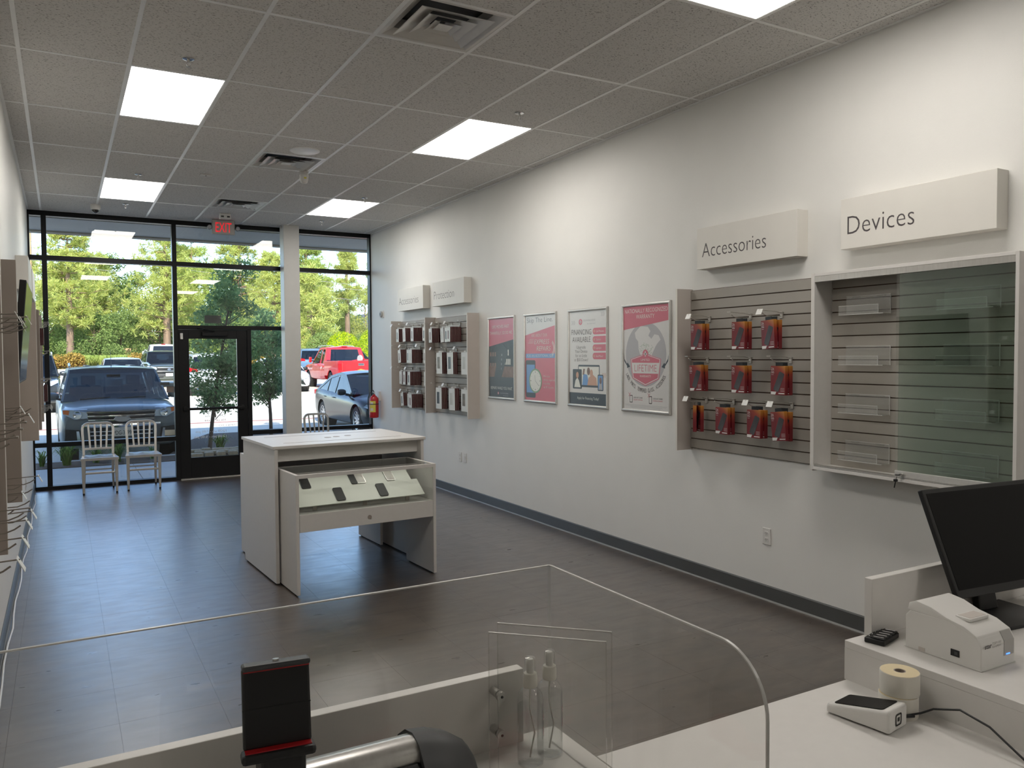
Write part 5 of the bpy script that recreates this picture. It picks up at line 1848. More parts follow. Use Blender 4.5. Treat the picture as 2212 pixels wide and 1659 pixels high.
PM = []
for sd, h, r, bare, tf, gap in ((1, 11.2, 3.1, 3.2, 9, 0), (2, 12.6, 3.9, 2.6, 9, 0), (3, 7.0, 2.2, .6, 9, 0), (4, 13.5, 2.0, 5.2, 10, .2), (5, 12.5, 3.4, 2.0, 10, .05)):
    tr, fo = pine_meshes(sd, h, r, bare, tf, gap=gap)
    PM.append((tr.mesh('trunk', 'bark', 60), fo.mesh('foliage', 'pine_needle' if sd != 5 else 'pine_dark')))


def broad_meshes(seed, h, r, bare, n, m, size=.16, asp=.55, per=260, bark='bark'):
    rnd = random.Random(seed)
    tr = MB().tube([(0, 0, -.3), (.05, .02, h*.4), (0, 0, h*.8)], [.02*h+.03, .014*h+.02, .03], 8)
    cs = []
    for k in range(n):
        f = rnd.random()
        z = bare+(h-bare)*f
        R = r*math.sin(PI*(.18+.8*f))**.7
        a = rnd.uniform(0, 2*PI)
        q = R*rnd.random()**.5
        c = (math.cos(a)*q, math.sin(a)*q, z)
        cs.append((c, (r*.36, r*.36, r*.28)))
        tr.tube([(0, 0, z*.7), (c[0]*.6, c[1]*.6, z*.9), c], [.04, .025, .01], 4, caps=False)
    fo = MB()
    leafcloud(fo, cs, per, size, asp, rnd)
    return tr.mesh('trunk', bark, 60), fo.mesh('foliage', m)


BM = [broad_meshes(11, 9.5, 3.6, 1.0, 34, 'ever_leaf', .12, .55, 480), broad_meshes(12, 10.5, 4.2, .6, 38, 'lime_leaf', .13, .55, 440), broad_meshes(13, 4.5, 2.6, .2, 20, 'ever_leaf', .09, .55, 480)]
# pines
plant_tree('pine_tree', 'tall yellow-green pine behind the orange hedge with a bare brown trunk', *PM[0], gp(152, 71, .1), .3, 1.0, 'pines beyond the parking lot')
plant_tree('pine_tree', 'broad yellow-green pine behind the white pickup', *PM[1], gp(362, 72, .1), 1.1, 1.02, 'pines beyond the parking lot')
plant_tree('pine_tree', 'tall pine showing between the broad pine and the young oak', *PM[4], gp(418, 84, .1), 2.2, 1.02, 'pines beyond the parking lot')
plant_tree('pine_tree', 'wide pale pine standing behind the young oak crowns', *PM[1], gp(520, 86, .1), 2.9, 1.12, 'pines beyond the parking lot')
plant_tree('pine_tree', 'yellow pine with a pale trunk beside the white post', *PM[0], gp(592, 66, .1), 4.0, .82, 'pines beyond the parking lot')
plant_tree('pine_tree', 'tall pine beyond the red pickup nose, beside the white post', *PM[4], gp(665, 84, .1), .6, 1.1, 'pines beyond the parking lot')
plant_tree('young_pine', 'bright young pine bushy to the ground behind the red pickup', *PM[2], gp(676, 62, .1), 0, 1.12, 'pines beyond the parking lot')
plant_tree('pine_tree', 'slender pine with high tufted crown and a long bare pale trunk', *PM[3], gp(752, 86, .1), 1.0, .98, 'pines beyond the parking lot')
plant_tree('pine_tree', 'pine at the window corner beyond the round shrubs', *PM[3], gp(815, 74, .1), 2.0, .8, 'pines beyond the parking lot')
plant_tree('pine_tree', 'pine behind the utility pole at the shop corner', *PM[0], gp(60, 78, .1), 2.0, .8, 'pines beyond the parking lot')
plant_tree('pine_tree', 'smaller pine rising behind the hedge pine', *PM[0], gp(205, 88, .1), 3.5, .98, 'pines beyond the parking lot')
for k, (px, y, b, s, lb_) in enumerate(((232, 92, 0, 1.12, 'dark evergreen tree filling the gap between the two big pines'), (262, 74, 2, 1.0, 'low dark evergreen thicket behind the ornamental grass'), (205, 72, 2, .95, 'bushy green thicket beside the hedge pine trunk'), (120, 92, 0, 1.0, 'dark evergreen behind the hedge pine'),
                                        (455, 96, 1, 1.0, 'pale green tree behind the door head'), (320, 84, 2, 1.2, 'low dark thicket behind the white pickup'), (560, 92, 1, .95, 'pale green tree behind the wide pine'), (620, 90, 0, .9, 'dark evergreen hidden by the white post'),
                                        (700, 96, 1, .95, 'pale green tree behind the bright young pine'), (790, 98, 1, .85, 'pale tree behind the slender pine'), (420, 76, 2, .9, 'low dark thicket behind the silver car'), (500, 74, 2, 1.0, 'low dark thicket behind the oak trunks'), (95, 76, 2, .9, 'low dark thicket at the end of the orange hedge'), (700, 70, 2, .75, 'low dark shrub mass beside the round topiary'), (778, 72, 2, .6, 'low dark shrub between the two round topiaries'), (380, 98, 1, 1.05, 'pale tree filling the gap behind the broad pine'), (300, 102, 0, 1.05, 'dark tree far behind the white pickup'), (170, 104, 1, 1.0, 'pale tree far behind the hedge pine'), (510, 104, 0, 1.1, 'dark tree far behind the wide pine'), (640, 104, 1, 1.1, 'pale tree far behind the white post'), (745, 104, 0, .9, 'dark tree far behind the slender pine'), (395, 73, 2, .8, 'thicket behind the door stile'), (560, 72, 2, .9, 'thicket behind the white sedan'), (640, 71, 2, .9, 'thicket behind the white post'), (345, 74, 2, .9, 'thicket beside the white pickup cab'), (150, 80, 2, 1.1, 'thicket in the shade of the hedge pine'))):
    plant_tree('evergreen_tree', lb_, *BM[b], gp(px, y, .1), k*1.3, s, 'mixed trees beyond the parking lot')
# low hedges
def hedge(label, x0, x1, y, h, m, n, seed, name='hedge', size=.08):
    rnd = random.Random(seed)
    t = thing(name, label, 'hedge', ((x0+x1)/2, y, GZ(64.4)+.08))
    w = (x1-x0)/2
    cs = [((rnd.uniform(-w+.3, w-.3), rnd.uniform(-.35, .35), h*rnd.uniform(.3, .72)), (.45, .4, h*.33)) for _ in range(n)]
    fo = MB()
    leafcloud(fo, cs, 130, size, .55, rnd)
    fo.build('foliage', m, t)
    st = MB()
    for k in range(max(3, n//4)):
        x = -w+2*w*(k+.5)/max(3, n//4)
        st.tube([(x, 0, -.05), (x+.1, .05, h*.6)], [.03, .015], 5)
    tag(st.build('stems', 'bark_grey', t), kind='stuff')
    return t


hedge('clipped orange-leaved hedge below the tall pine trunk', -3.4, 1.55, 66.3, 1.25, 'hedge_leaf', 60, 5)
hedge('clipped orange-leaved hedge beside the white pickup', 4.35, 9.3, 66.6, 1.25, 'hedge_leaf', 60, 6)
hedge('orange-leaved hedge behind the pale sedan and the blue car', 10.5, 17.5, 66.6, 1.1, 'hedge_leaf', 60, 7)
def topiary(label, px, y, r, m, seed, rz=1.0):
    rnd = random.Random(seed)
    c = gp(px, y, .05)
    t = thing('round_shrub', label, 'shrub', c)
    fo = MB()
    vs, fs = fo.v, fo.f
    for _ in range(5200):
        d = sphere_pt(rnd)
        p = Vector((d.x*r, d.y*r, r*.95*rz+d.z*r*rz))*rnd.uniform(.93, 1.03)
        u = d.cross(sphere_pt(rnd))
        if u.length < 1e-3:
            continue
        n2 = (d+sphere_pt(rnd)*.7).normalized()
        u = n2.cross(sphere_pt(rnd))
        if u.length < 1e-3:
            continue
        u.normalize()
        w = n2.cross(u)
        s = .055
        b = len(vs)
        vs.extend([tuple(p-u*s), tuple(p+w*s*.6), tuple(p+u*s), tuple(p-w*s*.6)])
        fs.append([b, b+1, b+2, b+3])
        fo.m.append(0)
    fo.build('foliage', m, t)
    MB().tube([(0, 0, -.1), (0, 0, r)], [.06, .04], 6).build('stem', 'bark_grey', t)


topiary('round clipped yellow-green shrub behind the red pickup', 742, 57, 1.25, 'topiary_leaf', 31, 1.15)
topiary('tall rounded yellow-green shrub at the window corner', 808, 55, 1.15, 'topiary_leaf', 32, 1.35)
topiary('dark rounded shrub beside the clipped yellow-green shrub', 703, 60, 1.45, 'ever_leaf', 33, 1.0)


def grass_clump(label, loc, n, L, wd, m, seed, group, droop=.6, name='grass_clump'):
    rnd = random.Random(seed)
    t = thing(name, label, 'grass', loc, group=group)
    mb = MB()
    for _ in range(n):
        a = rnd.uniform(0, 2*PI)
        lean = rnd.uniform(.1, .9)
        l = L*rnd.uniform(.6, 1.1)
        b0 = Vector((rnd.gauss(0, .06*L), rnd.gauss(0, .06*L), 0))
        dr = Vector((math.cos(a), math.sin(a), 0))
        s = Vector((-dr.y, dr.x, 0))*wd
        pts = [b0, b0+dr*l*.25*lean+Vector((0, 0, l*.5)), b0+dr*l*.6*lean+Vector((0, 0, l*.8)), b0+dr*l*1.0*lean+Vector((0, 0, l*(.85-droop*lean*.6)))]
        k = len(mb.v)
        for i, p in enumerate(pts):
            q = (1, .9, .6, .12)[i]
            mb.v.extend([tuple(p-s*q), tuple(p+s*q)])
        for i in range(3):
            mb.f.append([k+2*i, k+2*i+1, k+2*i+3, k+2*i+2])
            mb.m.append(0)
    tag(mb.build('blades', m, t), kind='stuff')
    return t


for k, (px, y, lb_) in enumerate(((145, 14.75, 'thick green strappy clump beside the corner mullion'), (90, 14.8, 'thin strappy clump against the left shop wall corner'), (208, 14.85, 'low strappy clump behind the chair beside the mullion'), (254, 14.8, 'green strappy clump showing between the two chairs'), (330, 14.95, 'small strappy clump behind the chair next to the door'))):
    d = ray(px, 980)
    grass_clump(lb_.replace('left shop wall', 'shop wall'), (d.x/d.y*y, y, -.03), (90, 30, 40, 60, 25)[k], (.42, .3, .3, .36, .26)[k], .011, 'blade_green', 40+k, 'bed plants by the window')
d = ray(476, 960)
grass_clump('spiky green clump beside the young oak trunk at the stones', (d.x/d.y*15.3, 15.3, .0), 80, .33, .01, 'blade_green', 50, 'bed plants by the window')
for k, (px, y) in enumerate(((200, 67.5), (222, 67), (243, 67.6), (262, 67.1), (278, 67.8), (186, 66.9))):
    grass_clump('feathery ornamental grass clump between the two orange hedges', gp(px, y, .08), 320, 1.25, .018, 'blade_pale', 60+k, 'ornamental grass clumps', .8)

# the two young oaks in the bed by the door
def oak(label, base, lean, z0, z1, r, seed, ncl, per):
    rnd = random.Random(seed)
    t = thing('young_oak', label, 'tree', base)
    tr = MB()
    top = Vector((lean, .1, z1-base[2]))
    mid = Vector((lean*.35, .03, (z1-base[2])*.4))
    tr.tube([(0, 0, -.15), (lean*.12, 0, .5), mid, (lean*.75, .06, (z1-base[2])*.75), top], [.042, .036, .028, .018, .008], 9)
    cs = []
    for k in range(ncl):
        f = rnd.random()
        z = z0-base[2]+(z1-z0)*f
        ax = lean*min(1, z/(z1-base[2]))
        R = r*(math.sin(PI*(.12+.78*f))**.6)
        a = rnd.uniform(0, 2*PI)
        q = R*rnd.random()**.5
        c = Vector((ax+math.cos(a)*q, math.sin(a)*q, z))
        cs.append((c, (.24, .24, .2)))
        tr.tube([(ax, 0, z-.25), c], [.009, .003], 4, caps=False)
    tr.build('trunk', 'bark_grey', t, 60)
    fo = MB()
    leafcloud(fo, cs, per, .046, .40, rnd)
    fo.build('foliage', 'oak_leaf', t)
    return t


oak('leaning young oak in the bed outside the door', (2.42, 16.1, -.05), .55, .75, 3.5, .5, 71, 62, 120)
oak('upright young oak beyond the leaning one, seen through the sidelight', (3.93, 17.6, -.05), -.1, .8, 2.6, .62, 72, 52, 130)

# utility pole and wires, far house
c = gp(70, 74)
t = thing('utility_pole', 'pale wooden utility pole behind the trees at the shop corner', 'pole', c)
MB().tube([(0, 0, -.3), (0, 0, 14)], [.2, .14], 10).build('pole_shaft', 'pole_wood', t, 60)
MB().box(-1.3, 1.3, -.06, .06, 12.9, 13.05).build('crossarm', 'pole_wood', t)
MB().lathe([(0, 0), (.25, 0), (.25, .8), (0, .85)], 14, (.42, -.1, 11.2)).build('transformer', 'exit_grey', t, 40)
for k, (za, zb) in enumerate(((10.2, 8.5), (9.7, 8.0), (8.7, 6.9))):
    a, b = Vector((c.x, 74, c.z+za)), Vector((62, 86, c.z+zb))
    pts = [a.lerp(b, q/14)-Vector((0, 0, 1.2*math.sin(PI*q/14))) for q in range(15)]
    tag(MB().tube(pts, .018, 4).build('power_line', 'exit_grey'), ('highest', 'middle', 'lowest')[k]+' power line strung from the wooden utility pole', 'wire')
c = gp(784, 118, .2)
t = thing('house', 'grey-roofed house half hidden behind the slender pine', 'house', c)
MB().box(-4, 4, -3, 3, 0, 4.2).build('wall', 'stucco', t)
mat('roof_grey', '59606a', .8, var=.1)
MB().prism([(-4.6, 4.0), (4.6, 4.0), (0, 7.2)], 'y', -3.5, 3.5).build('roof', 'roof_grey', t)
for x in (-2.2, 1.2):
    f_ = MB().box(x, x+1.2, -3.06, -3.0, 1.2, 2.8).build('window', 'pack_white', t)
    MB().box(x+.1, x+1.1, -3.08, -3.06, 1.3, 2.7).build('pane', 'screen_black', f_)
t = thing('wooden_fence', 'weathered wood privacy fence showing below the trees behind the white pickup', 'fence', gp(330, 80))
fb = MB().box(-.07, .07, -.012, .012, 0, 1.8).mesh('board', 'pole_wood')
for k in range(60):
    put('board', fb, t, ((k-30)*.15, 0, 0))
for z in (.4, 1.4):
    MB().box(-4.6, 4.5, .012, .06, z, z+.09).build('rail', 'bark', t)

# ================================================================ vehicles
thin_glass('car_glass', (.30, .36, .40), .07)
thin_glass('car_glass_dark', (.10, .12, .14), .07)
mat('tyre', '1b1c1e', .75, var=.1)
mat('rim_alloy', 'b9bcc0', .25, metal=.9)
mat('lamp_clear', 'b9c6cf', .1, spec=.8, coat=.5)
mat('lamp_red', 'b3121c', .12, spec=.7)
mat('lamp_amber', 'd8702a', .15)
mat('trim_black', '141516', .5)
mat('seat_cloth', '2c2e31', .8, var=.1)


def paint(name, col, metal=.15, rough=.35, coat=.8, spec=.5):
    return mat(name, col, rough, metal, coat=coat, spec=spec)


paint('paint_slate', '5c666b', .2, .35, .45)
paint('paint_black', '101318', .0, .22, .12, .35)
paint('paint_red', 'd4141d', .0, .3, .7)
paint('paint_white', 'd9dade', .0)
paint('paint_silver', 'a9abae', .4)
paint('paint_green', '4a524a', .2)
paint('paint_blue', '54708c', .2)
paint('paint_dark', '343a40', .2)


def crom(keys, n):
    """Catmull-Rom through key tuples (first item is the station)"""
    out = []
    K = [keys[0]]+list(keys)+[keys[-1]]
    for i in range(1, len(K)-2):
        for k in range(n):
            u = k/n
            p0, p1, p2, p3 = K[i-1], K[i], K[i+1], K[i+2]
            out.append(tuple(.5*((2*b)+(c-a)*u+(2*a-5*b+4*c-d)*u*u+(3*b-a-3*c+d)*u**3) for a, b, c, d in zip(p0, p1, p2, p3)))
    out.append(tuple(keys[-1]))
    return out


def car_body(t, keys, hw, h, axles, R, pm, bow=.16, tbow=.10, name='body'):
    b = MB()
    rs = []
    for y, w, zb, zs, zc in crom(keys, 5):
        half = [(.0, zb), (.5*w, zb), (.86*w, zb), (.965*w, zb+.05), (1.0*w, zb+.17), (1.005*w, zb+.5*(zs-zb)), (.995*w, zs-.14), (.975*w, zs-.05), (.93*w, zs-.005), (.86*w, zs+.18*(zc-zs)), (.62*w, zs+.68*(zc-zs)), (.32*w, zs+.95*(zc-zs)), (0, zc)]
        f = max(0, (y-(h-1.1))/1.1)**2*bow
        g = max(0, (-h+.7-y)/.7)**2*tbow
        r = [(x, y-f*(x/hw)**2+g*(x/hw)**2, z) for x, z in half]
        rs.append(r+[(-x, yy, z) for x, yy, z in r[1:-1]][::-1])
    b.rings(rs)
    o = b.build(name, pm, None, 38)
    cut = MB()
    for y in axles:
        for sx in (1, -1):
            cut.cyl((sx*(hw-.30), y, R), (sx*(hw+.2), y, R), R*1.17, None, 36)
    co = cut.build('cut', 'trim_black')
    md = o.modifiers.new('arch', 'BOOLEAN')
    md.operation = 'DIFFERENCE'
    md.solver = 'EXACT'
    md.object = co
    bpy.context.view_layer.update()
    me = D.meshes.new_from_object(o.evaluated_get(bpy.context.evaluated_depsgraph_get()))
    me.set_sharp_from_angle(angle=math.radians(38))
    D.objects.remove(o)
    D.objects.remove(co)
    return put(name, me, t)


WHEELS = {}


def wheel_set(t, hw, ys, R):
    if R not in WHEELS:
        tm = MB().lathe([(R*.62, -.10), (R*.93, -.105), (R*.985, -.085), (R, -.05), (R, .05), (R*.985, .085), (R*.93, .105), (R*.66, .10), (R*.64, .06), (R*.62, .0)], 36).mesh('tyre', 'tyre', 50)
        rm = MB()
        rm.lathe([(0, .075), (R*.10, .075), (R*.13, .06)], 16)
        for k in range(10):
            a = 2*PI*k/10
            c_, s_ = math.cos(a), math.sin(a)
            w0, w1 = .022, .034 if k % 2 else .02
            rm.add([(c_*R*.1-s_*w0, s_*R*.1+c_*w0, .07), (c_*R*.1+s_*w0, s_*R*.1-c_*w0, .07), (c_*R*.63+s_*w1, s_*R*.63-c_*w1, .085), (c_*R*.63-s_*w1, s_*R*.63+c_*w1, .085)], [(0, 1, 2, 3)])
        rm.rings([[(r*math.cos(2*PI*q/32), r*math.sin(2*PI*q/32), z) for q in range(32)] for r, z in ((R*.60, .06), (R*.61, .095), (R*.655, .1), (R*.66, .08))], False)
        rme = rm.mesh('alloy_spokes', 'rim_alloy', 40)
        dm = MB().lathe([(0, -.02), (R*.6, -.02), (R*.6, .02), (0, .02)], 24).mesh('brake_disc', 'trim_black')
        lm = MB()
        lm.rings([[(r*math.cos(2*PI*q/32), r*math.sin(2*PI*q/32), z) for q in range(32)] for r, z in ((R*1.165, .0), (R*1.165, -.28), (.0, -.285))], False)
        WHEELS[R] = (tm, rme, dm, lm.mesh('wheel_well', 'trim_black', 40))
    tm, rme, dm, lm = WHEELS[R]
    for y in ys:
        for sx in (1, -1):
            rot = (0, PI/2*sx, 0)
            put('wheel_well', lm, t, (sx*(hw-.03), y, R), rot)
            wt = put('tyre', tm, t, (sx*(hw-.135), y, R), rot)
            put('alloy_spokes', rme, wt)
            put('brake_disc', dm, wt, (0, 0, .02))


def slab4(a, b, c, d, th=.012):
    a, b, c, d = map(Vector, (a, b, c, d))
    n = (b-a).cross(d-a).normalized()*th
    return MB().add([a, b, c, d, a+n, b+n, c+n, d+n], [(3, 2, 1, 0), (4, 5, 6, 7), (0, 1, 5, 4), (1, 2, 6, 5), (2, 3, 7, 6), (3, 0, 4, 7)])


def cabin(t, pm, wb, tan, belt, prof, pillars, glass='car_glass', rail=.085, rear_frame=False):
    """prof: top line (y, z) from windscreen base to rear base, nose first; pillars: y ranges filled over full height"""
    ys_ = [p[0] for p in prof]

    def ztop(y):
        for (y0, z0), (y1, z1) in zip(prof, prof[1:]):
            if y1 <= y <= y0:
                return z1+(z0-z1)*(y-y1)/(y0-y1)
        return belt
    X = lambda z: wb-(z-belt)*tan
    (yb, zb_), (yf, zf) = prof[0], prof[1]
    (yr, zr), (yk, zk) = prof[-2], prof[-1]
    N = 72
    Y = [yb+(yk-yb)*k/N for k in range(N+1)]
    for sx in (1, -1):
        fr = MB()
        spans = []
        cur = None
        for k in range(N):
            y0, y1 = Y[k], Y[k+1]
            ym = (y0+y1)/2
            z0, z1 = ztop(y0), ztop(y1)
            fullc = any(a >= ym >= b for a, b in pillars)
            l0, l1 = (belt, belt) if fullc else (max(belt, z0-rail), max(belt, z1-rail))
            if not fullc and ztop(ym)-rail > belt+.02:
                if cur is None:
                    cur = [k, k]
                cur[1] = k
            else:
                if cur:
                    spans.append(cur)
                cur = None
            if z0-l0 < .004 and z1-l1 < .004:
                continue
            a = [(sx*X(l0), y0, l0), (sx*X(l1), y1, l1), (sx*X(z1), y1, z1), (sx*X(z0), y0, z0)]
            fr.add(a+[(x-sx*.035, y, z) for x, y, z in a], [(0, 1, 2, 3), (7, 6, 5, 4), (3, 2, 6, 7), (0, 4, 5, 1)])
        if cur:
            spans.append(cur)
        fr.build('side_frame', pm, t)
        for k0, k1 in spans:
            g = MB()
            lo, hi_ = [], []
            for k in range(k0, k1+2):
                z = max(belt, ztop(Y[k])-rail+.01)
                hi_.append((sx*(X(z)-.010), Y[k], z))
                lo.append((sx*(X(belt)-.010), Y[k], belt-.01))
            n = len(lo)
            g.add(lo+hi_, [(i, i+1, n+i+1, n+i) for i in range(n-1)])
            g.build('side_window', glass, t)
    xb, xf = X(zb_)-.03, X(zf)-.03
    slab4((-xb, yb, zb_-.01), (xb, yb, zb_-.01), (xf, yf, zf), (-xf, yf, zf), -.006).build('windscreen', glass if glass == 'car_glass' else 'car_glass', t)
    xk, xr = X(zk)-.05, X(zr)-.05
    slab4((xk, yk+.01, zk+.02), (-xk, yk+.01, zk+.02), (-xr, yr+.005, zr-.05), (xr, yr+.005, zr-.05), -.006).build('rear_window', glass, t)
    # roof skin from windscreen head to rear head
    rf = MB()
    rs = []
    tops = [p for p in prof[1:-1]]
    dense = crom([(y, z) for y, z in tops], 4) if len(tops) > 2 else tops
    for y, z in dense:
        w = X(z)
        rs.append([(x, y, z+.045*(1-(x/w)**2)) for x in [w*(-1+2*k/10) for k in range(11)]]+[(x, y, z-.03) for x in (w*.95, 0, -w*.95)])
    rf.rings(rs)
    rf.build('roof', pm, t, 40)
    if rear_frame:
        slab4((-X(zr)+.0, yr, zr), (X(zr), yr, zr), (X(zr)-.03, yr-.015, zr-.07), (-X(zr)+.03, yr-.015, zr-.07), .02).build('rear_header', pm, t)
    return X


def interior(t, hw, belt, yb, ydrv, yrear, full=False):
    MB().box(-hw*.86, hw*.86, yrear-.25, yb-.05, belt-.45, belt-.40).build('cabin_floor', 'trim_black', t)
    MB().prism([(yb-.02, belt-.06), (yb-.02, belt-.3), (yb-.55, belt-.3), (yb-.5, belt-.02)], 'x', -hw*.84, hw*.84).build('dashboard', 'trim_black', t, bevel=.02)
    for sx in (-1, 1):
        s = MB().prism([(ydrv, belt-.35), (ydrv-.14, belt-.35), (ydrv-.27, belt+.26), (ydrv-.17, belt+.27)], 'x', sx*hw*.42-.23, sx*hw*.42+.23).build('seat_back', 'seat_cloth', t, bevel=.04)
        MB().prism([(ydrv-.19, belt+.27), (ydrv-.29, belt+.27), (ydrv-.31, belt+.46), (ydrv-.22, belt+.46)], 'x', sx*hw*.42-.13, sx*hw*.42+.13).build('headrest', 'seat_cloth', s, bevel=.03)
    MB().prism([(yrear, belt-.35), (yrear-.14, belt-.35), (yrear-.25, belt+.2), (yrear-.15, belt+.2)], 'x', -hw*.75, hw*.75).build('rear_bench', 'seat_cloth', t, bevel=.04)
    if full:
        c = Vector((hw*.42, yb-.62, belt-.02))
        pts = [c+Vector((.19*math.cos(a), .09*math.sin(a), .17*math.sin(a))) for a in [2*PI*k/24 for k in range(25)]]
        MB().tube(pts, .016, 6, caps=False).build('steering_wheel', 'trim_black', t)
        MB().box(-.12, .12, yb-.62, yb-.59, belt+.42, belt+.49).build('rear_view_mirror', 'trim_black', t, bevel=.01)


def mirrors(t, pm, hw, y, z, w=.2):
    for sx in (1, -1):
        o_ = MB().lathe([(0, -w/2), (.05, -w/2+.01), (.075, -w*.2), (.08, w*.2), (.06, w/2), (0, w/2)], 14).build('door_mirror', pm, t, 60, loc=(sx*(hw+.08), y, z), rot=(0, PI/2*sx, 0))
        o_.scale = (.95, .75, 1)
        MB().tube([(sx*hw*.92, y+.04, z-.06), (sx*(hw+.0), y+.02, z-.04)], .025, 6).build('mirror_stalk', 'trim_black', t)


def on_nose(h, hw, bow):
    return lambda x: h-bow*(x/hw)**2


def patch(t, name, m, pts, ynose, lift, depth=.03, bevel=0., parent=None):
    """outline (x, z) laid on the bowed nose or tail"""
    n = len(pts)
    vs = [(x, ynose(x)+lift, z) for x, z in pts]+[(x, ynose(x)+lift-depth, z) for x, z in pts]
    fs = [tuple(range(n)), tuple(range(n, 2*n))[::-1]]+[(i, (i+1) % n, n+(i+1) % n, n+i) for i in range(n)]
    return MB().add(vs, fs).build(name, m, parent or t, bevel=bevel)


def bar_on(t, name, m, x0, x1, z, th, ynose, lift, depth=.04, parent=None, n=10):
    rs = []
    for k in range(n+1):
        x = x0+(x1-x0)*k/n
        y = ynose(x)+lift
        rs.append([(x, y, z-th/2), (x, y+.006, z), (x, y, z+th/2), (x, y-depth, z+th/2), (x, y-depth, z-th/2)])
    return MB().rings(rs).build(name, m, parent or t)


def suv(label, pm, loc, rz, L=4.68, W=1.93, Hh=1.70, hero=False, R=.37):
    t = thing('parked_suv', label, 'car', loc, rz, 'parked cars')
    h, hw = L/2, W/2
    keys = [(-h, hw*.90, .46, .86, .9), (-h+.05, hw*.95, .36, .98, 1.0), (-h+.35, hw*.99, .27, 1.06, 1.08), (-h+1.1, hw, .25, 1.05, 1.07), (0, hw*.99, .25, 1.03, 1.05), (h-1.6, hw*.99, .25, 1.02, 1.06), (h-1.2, hw*.995, .25, 1.01, 1.08), (h-.6, hw*.99, .26, .97, 1.05), (h-.2, hw*.965, .27, .93, 1.0), (h-.05, hw*.94, .30, .88, .95), (h, hw*.90, .38, .80, .90)]
    axles = (h-.95, -h+.92)
    car_body(t, keys, hw, h, axles, R, pm)
    belt = 1.03
    zr = Hh-.06
    prof = [(h-1.18, belt+.02), (h-1.98, zr-.03), (h-2.5, zr), (-h+1.1, zr-.01), (-h+.42, zr-.06), (-h+.12, belt+.03)]
    cabin(t, pm, hw*.945, .26, belt, prof, [(h-2.52, h-2.62), (-h+1.32, -h+1.22), (-h+.5, -h+.1)], rear_frame=True)
    interior(t, hw, belt, h-1.2, h-2.3, -h+1.35, hero)
    wheel_set(t, hw, axles, R)
    mirrors(t, pm, hw, h-1.5, belt+.1, .24)
    yn = on_nose(h, hw, .16)
    yt = lambda x: -h+.10*(x/hw)**2
    for sx in (1, -1):
        o = patch(t, 'headlamp', 'lamp_clear', [(sx*.52, .80), (sx*.53, .905), (sx*.78, .95), (sx*.905, .965), (sx*.90, .88), (sx*.72, .785)], yn, .03, .12, .006)
        if hero:
            MB().lathe([(0, .0), (.045, .0), (.062, .012), (.07, .012), (.06, -.01), (0, -.01)], 18).build('projector', 'chrome', o, 40, loc=(sx*.68, yn(.68)+.032, .865), rot=(-PI/2, 0, sx*-.25))
            patch(t, 'amber_lens', 'lamp_amber', [(sx*.80, .94), (sx*.895, .957), (sx*.89, .885), (sx*.81, .865)], yn, .034, .02, parent=o)
            bar_on(t, 'chrome_brow', 'chrome', sx*.53, sx*.9, .955, .014, yn, .036, .03, parent=o)
        patch(t, 'fog_recess', 'trim_black', [(sx*.60, .36), (sx*.64, .60), (sx*.86, .62), (sx*.88, .36)], yn, .012, .05)
        if hero:
            patch(t, 'fog_strip', 'chrome', [(sx*.63, .37), (sx*.66, .585), (sx*.70, .585), (sx*.685, .37)], yn, .02, .03)
        MB().tube([(sx*.70, -h+.75, zr+.03), (sx*.71, -h+1.0, zr+.075), (sx*.72, h-2.9, zr+.08), (sx*.73, h-2.5, zr+.03)], .02, 8).build('roof_rail', 'alu', t, 60)
        o = MB().add([(sx*.62, yt(.62)-.02, .93), (sx*.93, yt(.93)-.02, .93), (sx*.93, yt(.93)-.02, 1.09), (sx*.66, yt(.66)-.02, 1.06), (sx*.62, yt(.62)+.1, .93), (sx*.95, yt(.93)+.25, .93), (sx*.95, yt(.93)+.25, 1.07), (sx*.66, yt(.66)+.1, 1.06)], [(0, 1, 2, 3), (1, 5, 6, 2), (0, 4, 5, 1), (3, 2, 6, 7)]).build('tail_lamp', 'lamp_red', t)
    patch(t, 'grille', 'trim_black', [(-.50, .60), (.50, .60), (.54, .92), (-.54, .92)], lambda x: yn(x), .012, .05)
    for z, x_, th in ((.90, .54, .03), (.83, .53, .036), (.76, .52, .034), (.665, .62, .055)) if hero else ((.88, .5, .03), (.72, .5, .03)):
        bar_on(t, 'grille_bar', 'chrome', -x_, x_, z, th, yn, .04)
    if hero:
        em = MB().prism([(x, z) for x, z, _ in circ(0, .775, .135, 28, ry=.052)], 'y', h+.02, h+.07).build('oval_badge', 'chrome', t, bevel=.008)
        MB().prism([(x, z) for x, z, _ in circ(0, .775, .118, 28, ry=.040)], 'y', h+.07, h+.073).build('badge_field', 'exit_grey', em)
    else:
        MB().prism([(x, z) for x, z, _ in circ(0, .8, .08, 20, ry=.05)], 'y', h+.02, h+.06).build('badge', 'chrome', t)
    patch(t, 'lower_grille', 'trim_black', [(-.54, .36), (.54, .36), (.48, .60), (-.48, .60)], yn, .012, .05)
    for z in (.40, .50, .565):
        bar_on(t, 'lower_bar', 'alu', -.49, .49, z, .014, yn, .025)
    pl = MB().box(-.155, .155, h+.01, h+.05, .475, .63).build('number_plate', 'pack_white', t, bevel=.006)
